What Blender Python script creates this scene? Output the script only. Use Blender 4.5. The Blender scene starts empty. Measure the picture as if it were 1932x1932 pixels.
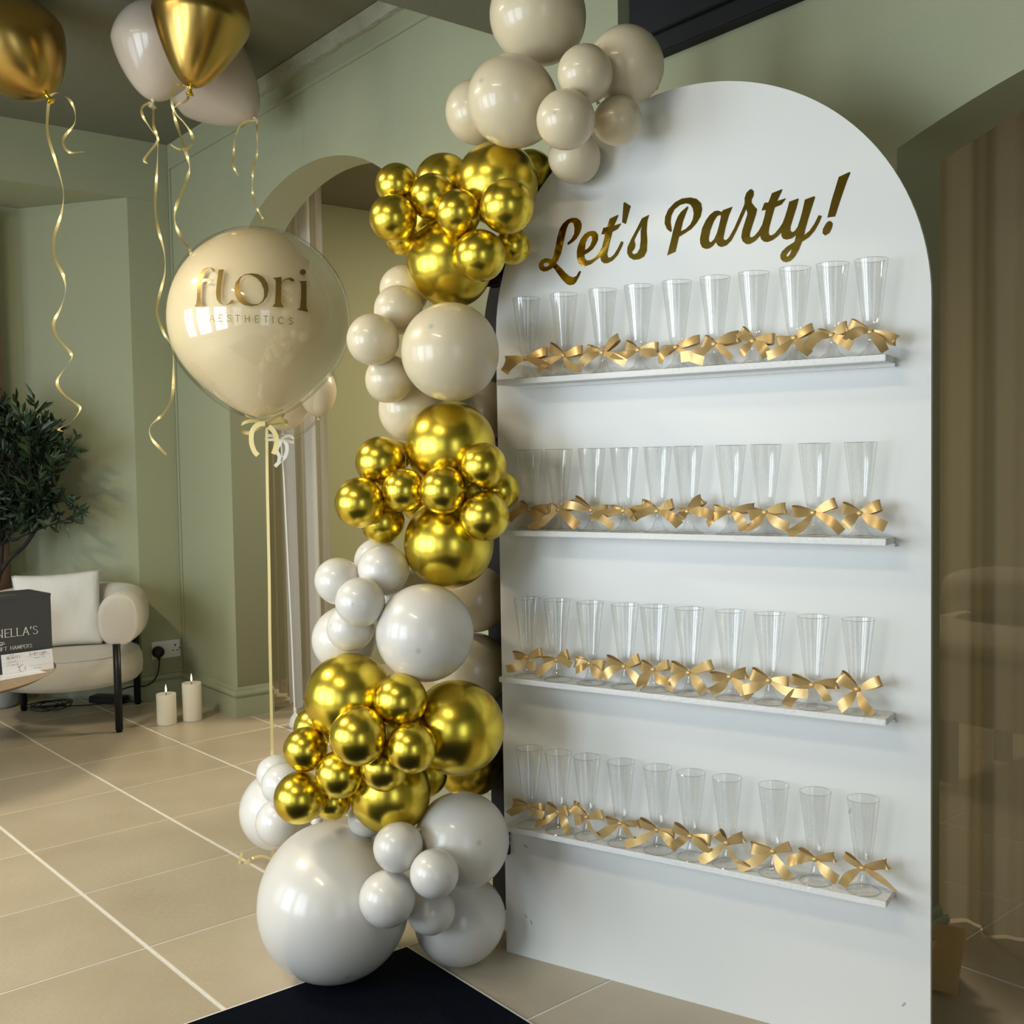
import bpy, bmesh, math, random
from mathutils import Vector, Matrix
from math import sin, cos, pi, radians, sqrt
rnd = random.Random(7)
C = bpy.context.scene.collection
sc = bpy.context.scene

# ---------------------------------------------------------------- camera
CAM_POS = (0.0, -2.66, 1.484)
CAM_R, CAM_U, CAM_F = Vector((0.62474, 0.78065, -0.01683)), Vector((-0.02584, 0.04223, 0.99877)), Vector((-0.78041, 0.62354, -0.04655))
cd = bpy.data.cameras.new('camera'); cam = bpy.data.objects.new('camera', cd); C.objects.link(cam)
m = Matrix.Identity(4)
for i in range(3):
    m[i][0], m[i][1], m[i][2], m[i][3] = CAM_R[i], CAM_U[i], -CAM_F[i], CAM_POS[i]
cam.matrix_world = m
cd.sensor_width = 36; cd.sensor_fit = 'HORIZONTAL'; cd.lens = 37.8118; cd.clip_start = .05
sc.camera = cam

# ---------------------------------------------------------------- exposure, world, large lights
vs = sc.view_settings
vs.view_transform = 'Standard'; vs.look = 'None'; vs.gamma = 1; vs.use_curve_mapping = False; vs.exposure = 0.24
w = bpy.data.worlds.new('sky'); sc.world = w; w.use_nodes = True
w.node_tree.nodes['Background'].inputs[0].default_value = (.72, .84, 1, 1); w.node_tree.nodes['Background'].inputs[1].default_value = .9
def area(name, loc, target, sx, sy, power, col):
    l = bpy.data.lights.new(name, 'AREA'); l.shape = 'RECTANGLE'; l.size = sx; l.size_y = sy; l.energy = power; l.color = col
    o = bpy.data.objects.new(name, l); C.objects.link(o); o.location = loc
    o.rotation_euler = (Vector(target) - Vector(loc)).to_track_quat('-Z', 'Y').to_euler()
    return o
COOL, WARM = (.80, .90, 1.0), (1.0, .86, .62)
# daylight through the shopfront windows (each just outside its pane)
WINS = [(-6.3, -4.9), (-4.5, -3.1), (-2.7, -1.3), (-.6, .8)]
for i, (a, b) in enumerate(WINS):
    area('daylight_%d' % i, ((a + b) / 2, -5.42, 1.55), ((a + b) / 2, 0, 1.35), b - a, 2.3, (35, 95, 90, 14)[i], COOL)
area('daylight_door', (2.42, -2.9, 1.4), (0, -2.9, 1.2), 1.3, 2.2, 16, COOL)
# the room's ceiling lamps
for i, (x, y) in enumerate([(-1.5, -3.3), (-4.2, -3.0)]):
    area('lamp_light_%d' % i, (x, y, 3.40), (x, y, 0), 1.1, .12, (24, 60)[i], WARM)
area('back_room_lamp', (-4.6, 2.3, 3.2), (-4.9, 2.1, 0), .8, .8, 90, WARM)
area('back_room_lamp_right', (-.6, 2.3, 3.2), (-.6, 2.3, 0), .6, .6, 9, WARM)
# ---- measured positions (metres)
BOARD_BL = [-2.5233,-0.6933,0.0]
BOARD_YAW = 0.32919
PARTY = [["L",[[[0.2478,2.092],[0.2469,2.0983],[0.2592,2.1073],[0.2686,2.1202],[0.2703,2.1358],[0.267,2.1502],[0.26,2.1543],[0.2518,2.1504],[0.2455,2.139],[0.2379,2.1153],[0.2324,2.093],[0.2248,2.0692],[0.2153,2.0525],[0.2089,2.0461],[0.2232,2.0321],[0.2393,2.0153],[0.2514,2.0052],[0.2636,2.0004],[0.2738,2.0028],[0.2821,2.0143],[0.2861,2.0159],[0.2893,2.0135],[0.2839,2.0027],[0.2735,1.9862],[0.2653,1.98],[0.2531,1.9791],[0.2429,1.9831],[0.2287,1.9961],[0.2146,2.0144],[0.1994,2.0348],[0.19,2.0305],[0.1795,2.0266],[0.1669,2.0267],[0.1564,2.0323],[0.1507,2.0419],[0.1515,2.0508],[0.1612,2.0605],[0.1738,2.0635],[0.1863,2.0612],[0.1946,2.0575],[0.2,2.0667],[0.2077,2.0924],[0.2144,2.12],[0.2219,2.1402],[0.2335,2.1546],[0.2479,2.1633],[0.2643,2.166],[0.2784,2.1636],[0.2893,2.1551],[0.2938,2.1432],[0.2915,2.1295],[0.2857,2.118],[0.2754,2.1053],[0.2611,2.0966]],[[0.1871,2.0468],[0.1778,2.0511],[0.1694,2.0497],[0.1668,2.0455],[0.1713,2.04],[0.1797,2.0396],[0.185,2.0426]]]],["e",[[[0.3278,2.1217],[0.3376,2.1184],[0.3444,2.1089],[0.3442,2.0951],[0.3371,2.0821],[0.327,2.0711],[0.3129,2.0632],[0.3005,2.0586],[0.3017,2.0497],[0.3086,2.0419],[0.3206,2.0423],[0.3326,2.047],[0.3466,2.0593],[0.3567,2.0745],[0.3504,2.0476],[0.3364,2.0388],[0.3204,2.0301],[0.3044,2.027],[0.2924,2.0289],[0.2824,2.0379],[0.2766,2.0526],[0.2765,2.0701],[0.2802,2.0855],[0.2895,2.1036],[0.3018,2.116],[0.3138,2.1214]],[[0.3021,2.0724],[0.3054,2.0912],[0.3115,2.1026],[0.3196,2.1094],[0.3245,2.1062],[0.3254,2.0957],[0.3192,2.0825],[0.3111,2.0748]]]],["t",[[[0.3567,2.0745],[0.366,2.107],[0.3542,2.1085],[0.3613,2.1257],[0.3721,2.126],[0.3812,2.148],[0.4065,2.1549],[0.408,2.1521],[0.3945,2.1274],[0.4158,2.1306],[0.4161,2.1289],[0.4059,2.1165],[0.3894,2.1109],[0.3803,2.082],[0.372,2.052],[0.3748,2.043],[0.3826,2.0421],[0.3934,2.0495],[0.4052,2.0652],[0.4151,2.082],[0.4224,2.0794],[0.4188,2.0688],[0.405,2.0464],[0.3893,2.0328],[0.3736,2.0273],[0.3619,2.0281],[0.3532,2.0351],[0.3504,2.0476]]]],["apostrophe",[[[0.4271,2.1865],[0.4456,2.1733],[0.4301,2.1265],[0.4187,2.1328],[0.4238,2.184]]]],["s",[[[0.5001,2.1425],[0.4943,2.1253],[0.4921,2.0987],[0.4937,2.0749],[0.492,2.0464],[0.4838,2.0322],[0.4696,2.027],[0.4526,2.0273],[0.4394,2.0356],[0.4329,2.0483],[0.434,2.0635],[0.4457,2.0842],[0.4612,2.1077],[0.4785,2.1358]],[[0.4802,2.1171],[0.4744,2.1043],[0.474,2.0773],[0.4709,2.0557],[0.4623,2.044],[0.4519,2.0427],[0.4472,2.0483],[0.4558,2.0575],[0.4584,2.0674],[0.4552,2.0796],[0.4649,2.0971]]]],["P",[[[0.562,2.0883],[0.5516,2.0972],[0.5449,2.1132],[0.5466,2.1309],[0.5559,2.1488],[0.5741,2.1641],[0.595,2.172],[0.6187,2.1713],[0.6362,2.1654],[0.6492,2.1521],[0.652,2.1355],[0.6474,2.1173],[0.6356,2.1013],[0.6208,2.0883],[0.603,2.0797],[0.5858,2.0723],[0.5757,2.0345],[0.5512,2.0277],[0.561,2.0603],[0.5688,2.0895],[0.5765,2.1132],[0.5826,2.126],[0.5917,2.1371],[0.6022,2.1438],[0.6111,2.1493],[0.6133,2.1456],[0.6057,2.1297],[0.5974,2.1104],[0.5912,2.0866],[0.6061,2.0915],[0.618,2.1009],[0.6255,2.1135],[0.6282,2.128],[0.6257,2.1419],[0.6185,2.1531],[0.6067,2.1574],[0.5904,2.1557],[0.5739,2.1464],[0.5647,2.1312],[0.5623,2.115],[0.5651,2.0941],[0.565,2.09]]]],["a",[[[0.7342,2.1308],[0.7349,2.1287],[0.7263,2.1119],[0.7176,2.0865],[0.7103,2.0567],[0.7109,2.05],[0.7173,2.0478],[0.7258,2.0548],[0.7401,2.0769],[0.7529,2.103],[0.7657,2.129],[0.7678,2.1346],[0.7719,2.1196],[0.7585,2.093],[0.7443,2.0657],[0.7314,2.0448],[0.7186,2.0343],[0.7043,2.0314],[0.6944,2.0366],[0.6894,2.0459],[0.6815,2.0375],[0.6713,2.032],[0.6612,2.0318],[0.6511,2.0371],[0.6456,2.0486],[0.6452,2.0608],[0.6515,2.087],[0.6619,2.1059],[0.6735,2.1191],[0.6865,2.1267],[0.6966,2.1263],[0.7065,2.1213],[0.7087,2.1257]],[[0.7036,2.1124],[0.6993,2.1143],[0.6921,2.1112],[0.6834,2.099],[0.6746,2.0787],[0.6694,2.0578],[0.6708,2.0495],[0.6758,2.0476],[0.6845,2.0546],[0.6918,2.0684],[0.6977,2.0864],[0.7028,2.1058]]]],["r",[[[0.7678,2.1346],[0.7679,2.1485],[0.7729,2.1609],[0.7812,2.1676],[0.7867,2.1681],[0.7922,2.162],[0.7919,2.1503],[0.7866,2.1418],[0.7865,2.134],[0.7947,2.1223],[0.8008,2.1156],[0.798,2.1035],[0.7903,2.0822],[0.7819,2.0583],[0.7804,2.0493],[0.7859,2.0459],[0.7942,2.0502],[0.8039,2.0597],[0.8136,2.0742],[0.8079,2.0474],[0.7983,2.0381],[0.79,2.0333],[0.7803,2.0298],[0.7706,2.0313],[0.7616,2.0397],[0.7582,2.0507],[0.7611,2.0676],[0.7682,2.0878],[0.7753,2.1079],[0.7719,2.1196]]]],["t2",[[[0.8136,2.0742],[0.8199,2.0943],[0.8234,2.1102],[0.8122,2.1104],[0.8201,2.1289],[0.8303,2.1281],[0.8399,2.1501],[0.8655,2.1561],[0.8668,2.1539],[0.8533,2.1287],[0.8747,2.1321],[0.8753,2.1305],[0.8646,2.1181],[0.8471,2.1134],[0.8409,2.0941],[0.8326,2.0665],[0.8305,2.0525],[0.8325,2.0463],[0.8379,2.045],[0.8461,2.0485],[0.8583,2.0606],[0.8664,2.0712],[0.8636,2.0483],[0.8541,2.0404],[0.8419,2.0328],[0.8283,2.0292],[0.8188,2.031],[0.8113,2.0379],[0.808,2.0475]]]],["y",[[[0.8664,2.0712],[0.8725,2.0859],[0.8785,2.1032],[0.884,2.1224],[0.9065,2.1272],[0.908,2.1248],[0.9024,2.105],[0.893,2.078],[0.887,2.0595],[0.8869,2.0504],[0.8909,2.0461],[0.8969,2.0479],[0.9048,2.0572],[0.9115,2.0755],[0.9168,2.094],[0.9235,2.1219],[0.9469,2.1271],[0.9491,2.124],[0.9416,2.1021],[0.9324,2.0753],[0.9245,2.0495],[0.9212,2.0345],[0.9349,2.0443],[0.9467,2.0594],[0.9577,2.0791],[0.9658,2.0759],[0.9596,2.0615],[0.9479,2.0426],[0.9335,2.0278],[0.9158,2.0191],[0.9085,2.0014],[0.8979,1.9846],[0.8872,1.9755],[0.8765,1.9728],[0.8672,1.9758],[0.8612,1.9836],[0.8603,1.9928],[0.8647,2.0014],[0.8767,2.0116],[0.8967,2.0215],[0.9008,2.0371],[0.8901,2.0307],[0.8768,2.0291],[0.8675,2.0328],[0.8635,2.0405],[0.8636,2.0483]],[[0.89,2.0042],[0.882,1.9981],[0.876,1.991],[0.8766,1.9868],[0.8806,1.9872],[0.8853,1.9925]]]],["excl",[[[1.0335,2.1726],[1.0352,2.1696],[1.026,2.1491],[1.0121,2.1111],[0.998,2.0703],[0.9789,2.0703],[0.9892,2.1093],[1.0071,2.1645]]]],["dot",[[[0.9865,2.0613],[0.9923,2.0546],[0.9903,2.0435],[0.9839,2.0317],[0.9736,2.0273],[0.9672,2.0332],[0.9679,2.0439],[0.975,2.0556],[0.9802,2.0607]]]]]
FLORI = [[[[-0.1597,0.1708],[-0.1656,0.1743],[-0.1715,0.1849],[-0.1797,0.1849],[-0.1892,0.1802],[-0.1951,0.1696],[-0.1998,0.1508],[-0.2045,0.1319],[-0.1939,0.1425],[-0.1821,0.146],[-0.175,0.1425],[-0.1762,0.1378],[-0.1821,0.1354],[-0.1915,0.1366],[-0.2045,0.1307],[-0.2068,0.1083],[-0.2085,0.0848],[-0.2068,0.0636],[-0.1998,0.0506],[-0.2009,0.0482],[-0.2288,0.0463],[-0.2292,0.0482],[-0.2233,0.0588],[-0.221,0.0824],[-0.2203,0.1154],[-0.2174,0.146],[-0.2116,0.1649],[-0.2009,0.179],[-0.1844,0.1866],[-0.1679,0.1861],[-0.1585,0.1814],[-0.1557,0.1767],[-0.1562,0.1724]]],[[[-0.1432,0.179],[-0.1251,0.1802],[-0.1302,0.146],[-0.135,0.1083],[-0.1354,0.0777],[-0.1326,0.0612],[-0.1243,0.0541],[-0.1137,0.0546],[-0.1055,0.0612],[-0.0996,0.0694],[-0.0925,0.0718],[-0.0878,0.0671],[-0.0902,0.06],[-0.0996,0.0565],[-0.1137,0.0522],[-0.1279,0.0529],[-0.142,0.06],[-0.1503,0.073],[-0.1531,0.0965],[-0.1503,0.1319]]],[[[-0.0289,0.1661],[-0.003,0.1637],[0.0182,0.1508],[0.0324,0.1295],[0.0359,0.106],[0.03,0.0824],[0.0159,0.0636],[-0.003,0.0518],[-0.0265,0.0482],[-0.0501,0.0518],[-0.069,0.0636],[-0.0831,0.0848],[-0.0878,0.1083],[-0.0831,0.1319],[-0.069,0.1508],[-0.0501,0.1625]],[[-0.0383,0.1614],[-0.0242,0.159],[-0.0053,0.1484],[0.0088,0.1319],[0.0182,0.1083],[0.0194,0.0848],[0.0135,0.0683],[-0.0006,0.0565],[-0.0195,0.0553],[-0.0383,0.0612],[-0.0548,0.0801],[-0.0666,0.1013],[-0.0701,0.1248],[-0.0654,0.146],[-0.0548,0.1578]]],[[[0.0524,0.1496],[0.0814,0.1538],[0.0819,0.1319],[0.0889,0.1413],[0.1031,0.1496],[0.1172,0.1503],[0.1267,0.1449],[0.1285,0.1394],[0.1243,0.1359],[0.1172,0.1378],[0.1078,0.1437],[0.0984,0.1437],[0.0866,0.1366],[0.0814,0.1272],[0.0807,0.0965],[0.08,0.0636],[0.0889,0.0459],[0.0889,0.0442],[0.0501,0.0459],[0.0501,0.0482],[0.0583,0.0588],[0.0607,0.0965],[0.0611,0.1366],[0.0583,0.1449],[0.0519,0.1472]]],[[[0.1427,0.1378],[0.171,0.1394],[0.1714,0.073],[0.171,0.0447],[0.1766,0.0306],[0.1762,0.0282],[0.1396,0.0348],[0.1396,0.0372],[0.1479,0.0423],[0.1514,0.073],[0.1521,0.1083],[0.1514,0.1295],[0.1479,0.1354]]],[[[0.1698,0.1703],[0.1689,0.1662],[0.1665,0.1627],[0.1628,0.1603],[0.1585,0.1595],[0.1541,0.1603],[0.1505,0.1627],[0.148,0.1662],[0.1472,0.1703],[0.148,0.1745],[0.1505,0.178],[0.1541,0.1803],[0.1585,0.1812],[0.1628,0.1803],[0.1665,0.178],[0.1689,0.1745]]]]
AESTH = [["A",-0.1668,-0.0062],["E",-0.1366,-0.0062],["S",-0.1055,-0.0062],["T",-0.0756,-0.0074],["H",-0.0407,-0.0081],["E",-0.0058,-0.0093],["T",0.0258,-0.0105],["I",0.0512,-0.0121],["C",0.0795,-0.014],["S",0.1156,-0.0163]]
AESTH_H = 0.0238
FLORI_C = [-3.5893,-0.9379,2.0076]
FLORI_R = 0.3263
FLUTES = [[[0.1343,-0.066,-0.001,0.075,0.015,-0.061,-0.037,0.099,-0.034],[0.2576,-0.041,0.028,0.064,0.012,-0.072,-0.04,0.068,-0.042],[0.379,-0.044,0.014,0.054,0.038,-0.055,-0.029,0.081,-0.035],[0.4874,-0.035,0.016,0.061,0.003,-0.068,-0.008,0.064,-0.013],[0.5976,-0.032,-0.009,0.068,0.015,-0.037,-0.043,0.084,-0.043],[0.7034,-0.027,0.01,0.066,0.014,-0.085,-0.029,0.054,-0.043],[0.8064,-0.032,0.027,0.057,0.001,-0.024,-0.036,0.044,-0.044],[0.912,-0.042,-0.009,0.048,0.022,-0.064,-0.042,0.045,-0.044],[1.0043,-0.033,0.005,0.038,0.017,-0.055,-0.031,0.053,-0.033],[1.0957,-0.048,0.023,0.058,-0.024,-0.051,-0.018,0.038,-0.05]],[[0.1359,-0.027,0.015,0.068,0.003,-0.054,-0.03,0.057,-0.022],[0.2341,-0.026,0.004,0.052,0.016,-0.086,-0.06,0.072,-0.044],[0.3389,-0.049,0.032,0.053,0.003,-0.074,0.017,0.079,-0.042],[0.4385,-0.04,0.002,0.053,0.003,-0.091,-0.021,0.042,-0.027],[0.5381,-0.044,0.018,0.049,0.021,-0.064,-0.024,0.073,-0.036],[0.6247,-0.016,-0.005,0.042,0.032,-0.02,-0.017,0.081,-0.01],[0.7429,-0.044,0.006,0.065,0.012,-0.055,-0.033,0.044,-0.046],[0.8354,-0.042,-0.006,0.054,0.012,-0.045,-0.042,0.068,-0.035],[0.9576,-0.051,0.004,0.057,0.026,-0.057,-0.052,0.075,-0.045],[1.0702,-0.043,0.015,0.05,0.021,-0.032,-0.032,0.065,-0.03]],[[0.1209,-0.042,0.004,0.055,0.021,-0.058,-0.036,0.042,-0.018],[0.2207,-0.041,-0.003,0.042,0.022,-0.055,-0.044,0.059,-0.007],[0.3265,-0.043,0.001,0.05,-0.003,-0.033,-0.02,0.051,-0.033],[0.435,-0.051,0.019,0.049,0.028,-0.052,-0.033,0.064,-0.046],[0.5223,-0.035,0.011,0.048,0.019,-0.028,-0.048,0.057,-0.023],[0.6242,-0.05,0.016,0.069,0.03,-0.048,-0.048,0.051,-0.044],[0.7381,-0.049,-0.001,0.046,0.016,-0.046,-0.039,0.064,-0.042],[0.8424,-0.046,0.017,0.053,0.002,-0.07,-0.028,0.106,-0.018],[0.9533,-0.052,0.013,0.062,0.011,-0.06,-0.057,0.044,-0.032],[1.0632,-0.042,0.031,0.057,0.028,-0.039,-0.046,0.041,-0.056]],[[0.1205,-0.054,0.004,0.051,0.005,-0.059,-0.026,0.061,-0.01],[0.218,-0.036,0.012,0.036,0.011,-0.065,-0.041,0.043,-0.051],[0.3107,-0.042,0.027,0.056,0.018,-0.028,-0.008,0.048,-0.039],[0.4175,-0.041,0.005,0.058,0.01,-0.059,-0.041,0.046,-0.029],[0.5281,-0.05,0.018,0.053,-0.003,-0.088,-0.049,0.068,-0.033],[0.6251,-0.047,0.023,0.059,0.0,-0.035,-0.025,0.06,-0.026],[0.726,-0.025,0.028,0.047,0.026,-0.068,-0.063,0.069,-0.046],[0.851,-0.057,0.003,0.046,0.024,-0.087,-0.063,0.051,-0.062],[0.9578,-0.041,0.014,0.049,0.017,-0.064,-0.013,0.062,-0.033],[1.0747,-0.044,0.028,0.058,0.023,-0.044,-0.046,0.084,-0.034]]]
STRIPS = {"rb1":[[-4.9376,-1.2449,3.085],[-4.9365,-1.2508,2.9887],[-4.9303,-1.2485,2.9152],[-4.9056,-1.2268,2.793],[-4.89,-1.215,2.6895],[-4.8948,-1.2279,2.5979],[-4.9108,-1.2556,2.4952],[-4.9041,-1.2541,2.4033],[-4.8762,-1.2252,2.3224],[-4.8674,-1.219,2.258],[-4.8798,-1.24,2.1849],[-4.9011,-1.2714,2.1213],[-4.8924,-1.265,2.0592],[-4.8563,-1.2247,1.9964],[-4.8468,-1.2153,1.964],[-4.8655,-1.2427,1.9095],[-4.88,-1.2645,1.8595],[-4.8629,-1.2469,1.8086],[-4.8303,-1.2093,1.7665],[-4.8224,-1.2014,1.741],[-4.8455,-1.2341,1.6889],[-4.8734,-1.2712,1.6599],[-4.8616,-1.2573,1.6481]],"rb1b":[[-4.8716,-1.2589,3.0824],[-4.8477,-1.2285,3.0885],[-4.8158,-1.1908,3.0583],[-4.8019,-1.1768,3.0126],[-4.8048,-1.1842,2.9629],[-4.8318,-1.2218,2.9116],[-4.8338,-1.2268,2.8777],[-4.8129,-1.2037,2.8387],[-4.7704,-1.1507,2.8353]],"rb2":[[-4.7159,-0.8715,3.0863],[-4.7102,-0.8682,3.0351],[-4.7072,-0.8688,2.9769],[-4.6972,-0.8601,2.9256],[-4.6978,-0.8675,2.8374],[-4.7006,-0.8796,2.7214],[-4.6996,-0.8854,2.6285],[-4.6871,-0.8766,2.5353],[-4.6654,-0.8574,2.4303],[-4.6601,-0.8577,2.3373],[-4.6749,-0.884,2.2332],[-4.6818,-0.8978,2.1637],[-4.6637,-0.8813,2.082],[-4.6372,-0.8534,2.0116],[-4.6286,-0.8505,1.9069],[-4.6271,-0.8573,1.7908],[-4.6471,-0.8874,1.7217],[-4.6597,-0.9045,1.7058],[-4.6877,-0.9425,1.6648],[-4.6835,-0.9411,1.6136],[-4.6409,-0.8933,1.5405]],"rb2b":[[-4.6575,-0.8958,3.0706],[-4.6797,-0.9256,3.0436],[-4.6787,-0.9273,3.0047],[-4.6557,-0.9028,2.9467],[-4.6389,-0.8848,2.9073],[-4.6634,-0.9193,2.8553],[-4.6754,-0.9368,2.8212],[-4.6634,-0.9233,2.8025]],"rb3":[[-4.207,-0.9168,2.973],[-4.2102,-0.923,2.9435],[-4.2411,-0.9641,2.9126],[-4.2375,-0.9624,2.8745],[-4.2223,-0.949,2.8],[-4.2043,-0.9327,2.7149],[-4.2005,-0.9312,2.6725],[-4.2105,-0.9492,2.5988],[-4.2255,-0.9743,2.5146],[-4.2239,-0.977,2.4511],[-4.205,-0.9582,2.3871],[-4.1867,-0.9385,2.3444],[-4.1922,-0.9524,2.2493],[-4.2059,-0.9758,2.1651]],"rb3b":[[-4.1796,-0.9296,2.9879],[-4.2048,-0.9604,2.997],[-4.2154,-0.9772,2.949],[-4.2114,-0.9762,2.8964],[-4.1879,-0.95,2.8537],[-4.1698,-0.9305,2.8112],[-4.1661,-0.9288,2.7733],[-4.1785,-0.9464,2.7443],[-4.1983,-0.9711,2.7448],[-4.2144,-0.9902,2.7599]],"rb4":[[-4.9278,-0.2806,3.1724],[-4.9213,-0.2771,3.1103],[-4.9187,-0.2815,3.0069],[-4.928,-0.2989,2.9297],[-4.9321,-0.3108,2.8395],[-4.924,-0.3055,2.7747],[-4.9029,-0.284,2.7096],[-4.8922,-0.2735,2.6705],[-4.8837,-0.2687,2.5928],[-4.8965,-0.2944,2.4641]],"rb4b":[[-4.8825,-0.3052,3.1564],[-4.9188,-0.3521,3.1369],[-4.938,-0.3807,3.0761],[-4.9439,-0.3941,2.9944],[-4.9458,-0.4003,2.9433],[-4.93,-0.3845,2.8917]],"fs":[[-3.5711,-0.927,1.6343],[-3.565,-0.9336,1.4442],[-3.5577,-0.9386,1.2542],[-3.5503,-0.9437,1.0641],[-3.5442,-0.9503,0.8741],[-3.5369,-0.9553,0.6841],[-3.5296,-0.9604,0.494],[-3.5235,-0.967,0.304],[-3.518,-0.975,0.1045]],"ft":[[-3.6638,-0.9052,0.0453],[-3.6637,-0.9075,0.0137],[-3.6671,-0.9115,0.0164],[-3.6872,-0.9358,0.0282],[-3.7069,-0.9608,0.0228],[-3.725,-0.9848,0.0045],[-3.7343,-0.9981,-0.018],[-3.7412,-1.0068,-0.0178],[-3.7389,-1.0012,0.0183],[-3.7358,-0.9956,0.0421]],"f1":[[-3.5617,-0.9313,1.6348],[-3.584,-0.9584,1.6451],[-3.6048,-0.9844,1.6445],[-3.6169,-1.0004,1.6335],[-3.6165,-1.0012,1.6156],[-3.6088,-0.9925,1.6048],[-3.5978,-0.9787,1.6045],[-3.5897,-0.968,1.6119],[-3.5617,-0.9313,1.6348]],"f2":[[-3.5469,-0.9448,1.6351],[-3.5627,-0.9649,1.6317],[-3.5735,-0.9796,1.6143],[-3.5764,-0.985,1.591],[-3.5745,-0.9848,1.5623],[-3.5676,-0.9781,1.5358],[-3.5599,-0.9695,1.5224]],"f3":[[-3.5594,-0.9285,1.6338],[-3.5421,-0.9067,1.6352],[-3.5226,-0.8827,1.6309],[-3.5163,-0.8746,1.6345],[-3.524,-0.8833,1.6465],[-3.5399,-0.9034,1.6429],[-3.5595,-0.9285,1.6357]],"f4":[[-3.5384,-0.9349,1.6254],[-3.528,-0.9231,1.6091],[-3.5213,-0.9162,1.5895],[-3.5196,-0.9156,1.5703],[-3.5214,-0.9195,1.5466],[-3.5258,-0.9266,1.5262]],"f5":[[-3.5804,-0.9224,1.6365],[-3.5653,-0.9024,1.6533],[-3.5478,-0.8795,1.6661],[-3.5429,-0.8737,1.6622],[-3.5474,-0.88,1.6528]],"s2":[[-5.4068,0.0461,1.6165],[-5.3927,0.0492,1.4217],[-5.3761,0.0482,1.1311],[-5.3594,0.0473,0.8404],[-5.3428,0.0463,0.5498],[-5.328,0.0431,0.2592],[-5.3176,0.0418,0.0674]],"w1":[[-5.3795,0.0326,1.6216],[-5.4049,0.0011,1.6266],[-5.4284,-0.0282,1.6287],[-5.4308,-0.0296,1.649],[-5.4063,0.0008,1.6454],[-5.3905,0.0193,1.6277],[-5.3795,0.0326,1.6216]],"w2":[[-5.3796,0.0328,1.6274],[-5.3613,0.057,1.6448],[-5.3426,0.0801,1.6411],[-5.3362,0.0859,1.6118],[-5.357,0.0604,1.6181],[-5.3795,0.0327,1.6245]],"w3":[[-5.3703,0.028,1.6214],[-5.3531,0.0483,1.6056],[-5.3484,0.0515,1.5698],[-5.3548,0.0406,1.5316],[-5.3727,0.0163,1.5047],[-5.3872,-0.0037,1.4806]],"w4":[[-5.3611,0.0233,1.6183],[-5.3742,0.0032,1.5697],[-5.3643,0.013,1.5349],[-5.3654,0.0096,1.5076]]}
HB1 = [[-5.0307,-1.3452,3.3006],0.2228,[-4.9363,-1.243,3.0895]]
HB2 = [[-4.703,-0.8379,3.3204],0.2047,[-4.7157,-0.8718,3.0793]]
HB3 = [[-4.1841,-0.8664,3.2643],0.1928,[-4.2033,-0.9113,2.9856]]
HB4 = [[-5.0621,-0.434,3.3671],0.2225,[-4.9246,-0.2765,3.1724]]
BUBBLE2 = [[-5.3859,0.0641,1.937],0.284]
INNER2 = [[[-5.3887,0.053,1.8359],0.1623],[[-5.1989,0.1656,1.8821],0.1029]]
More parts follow.
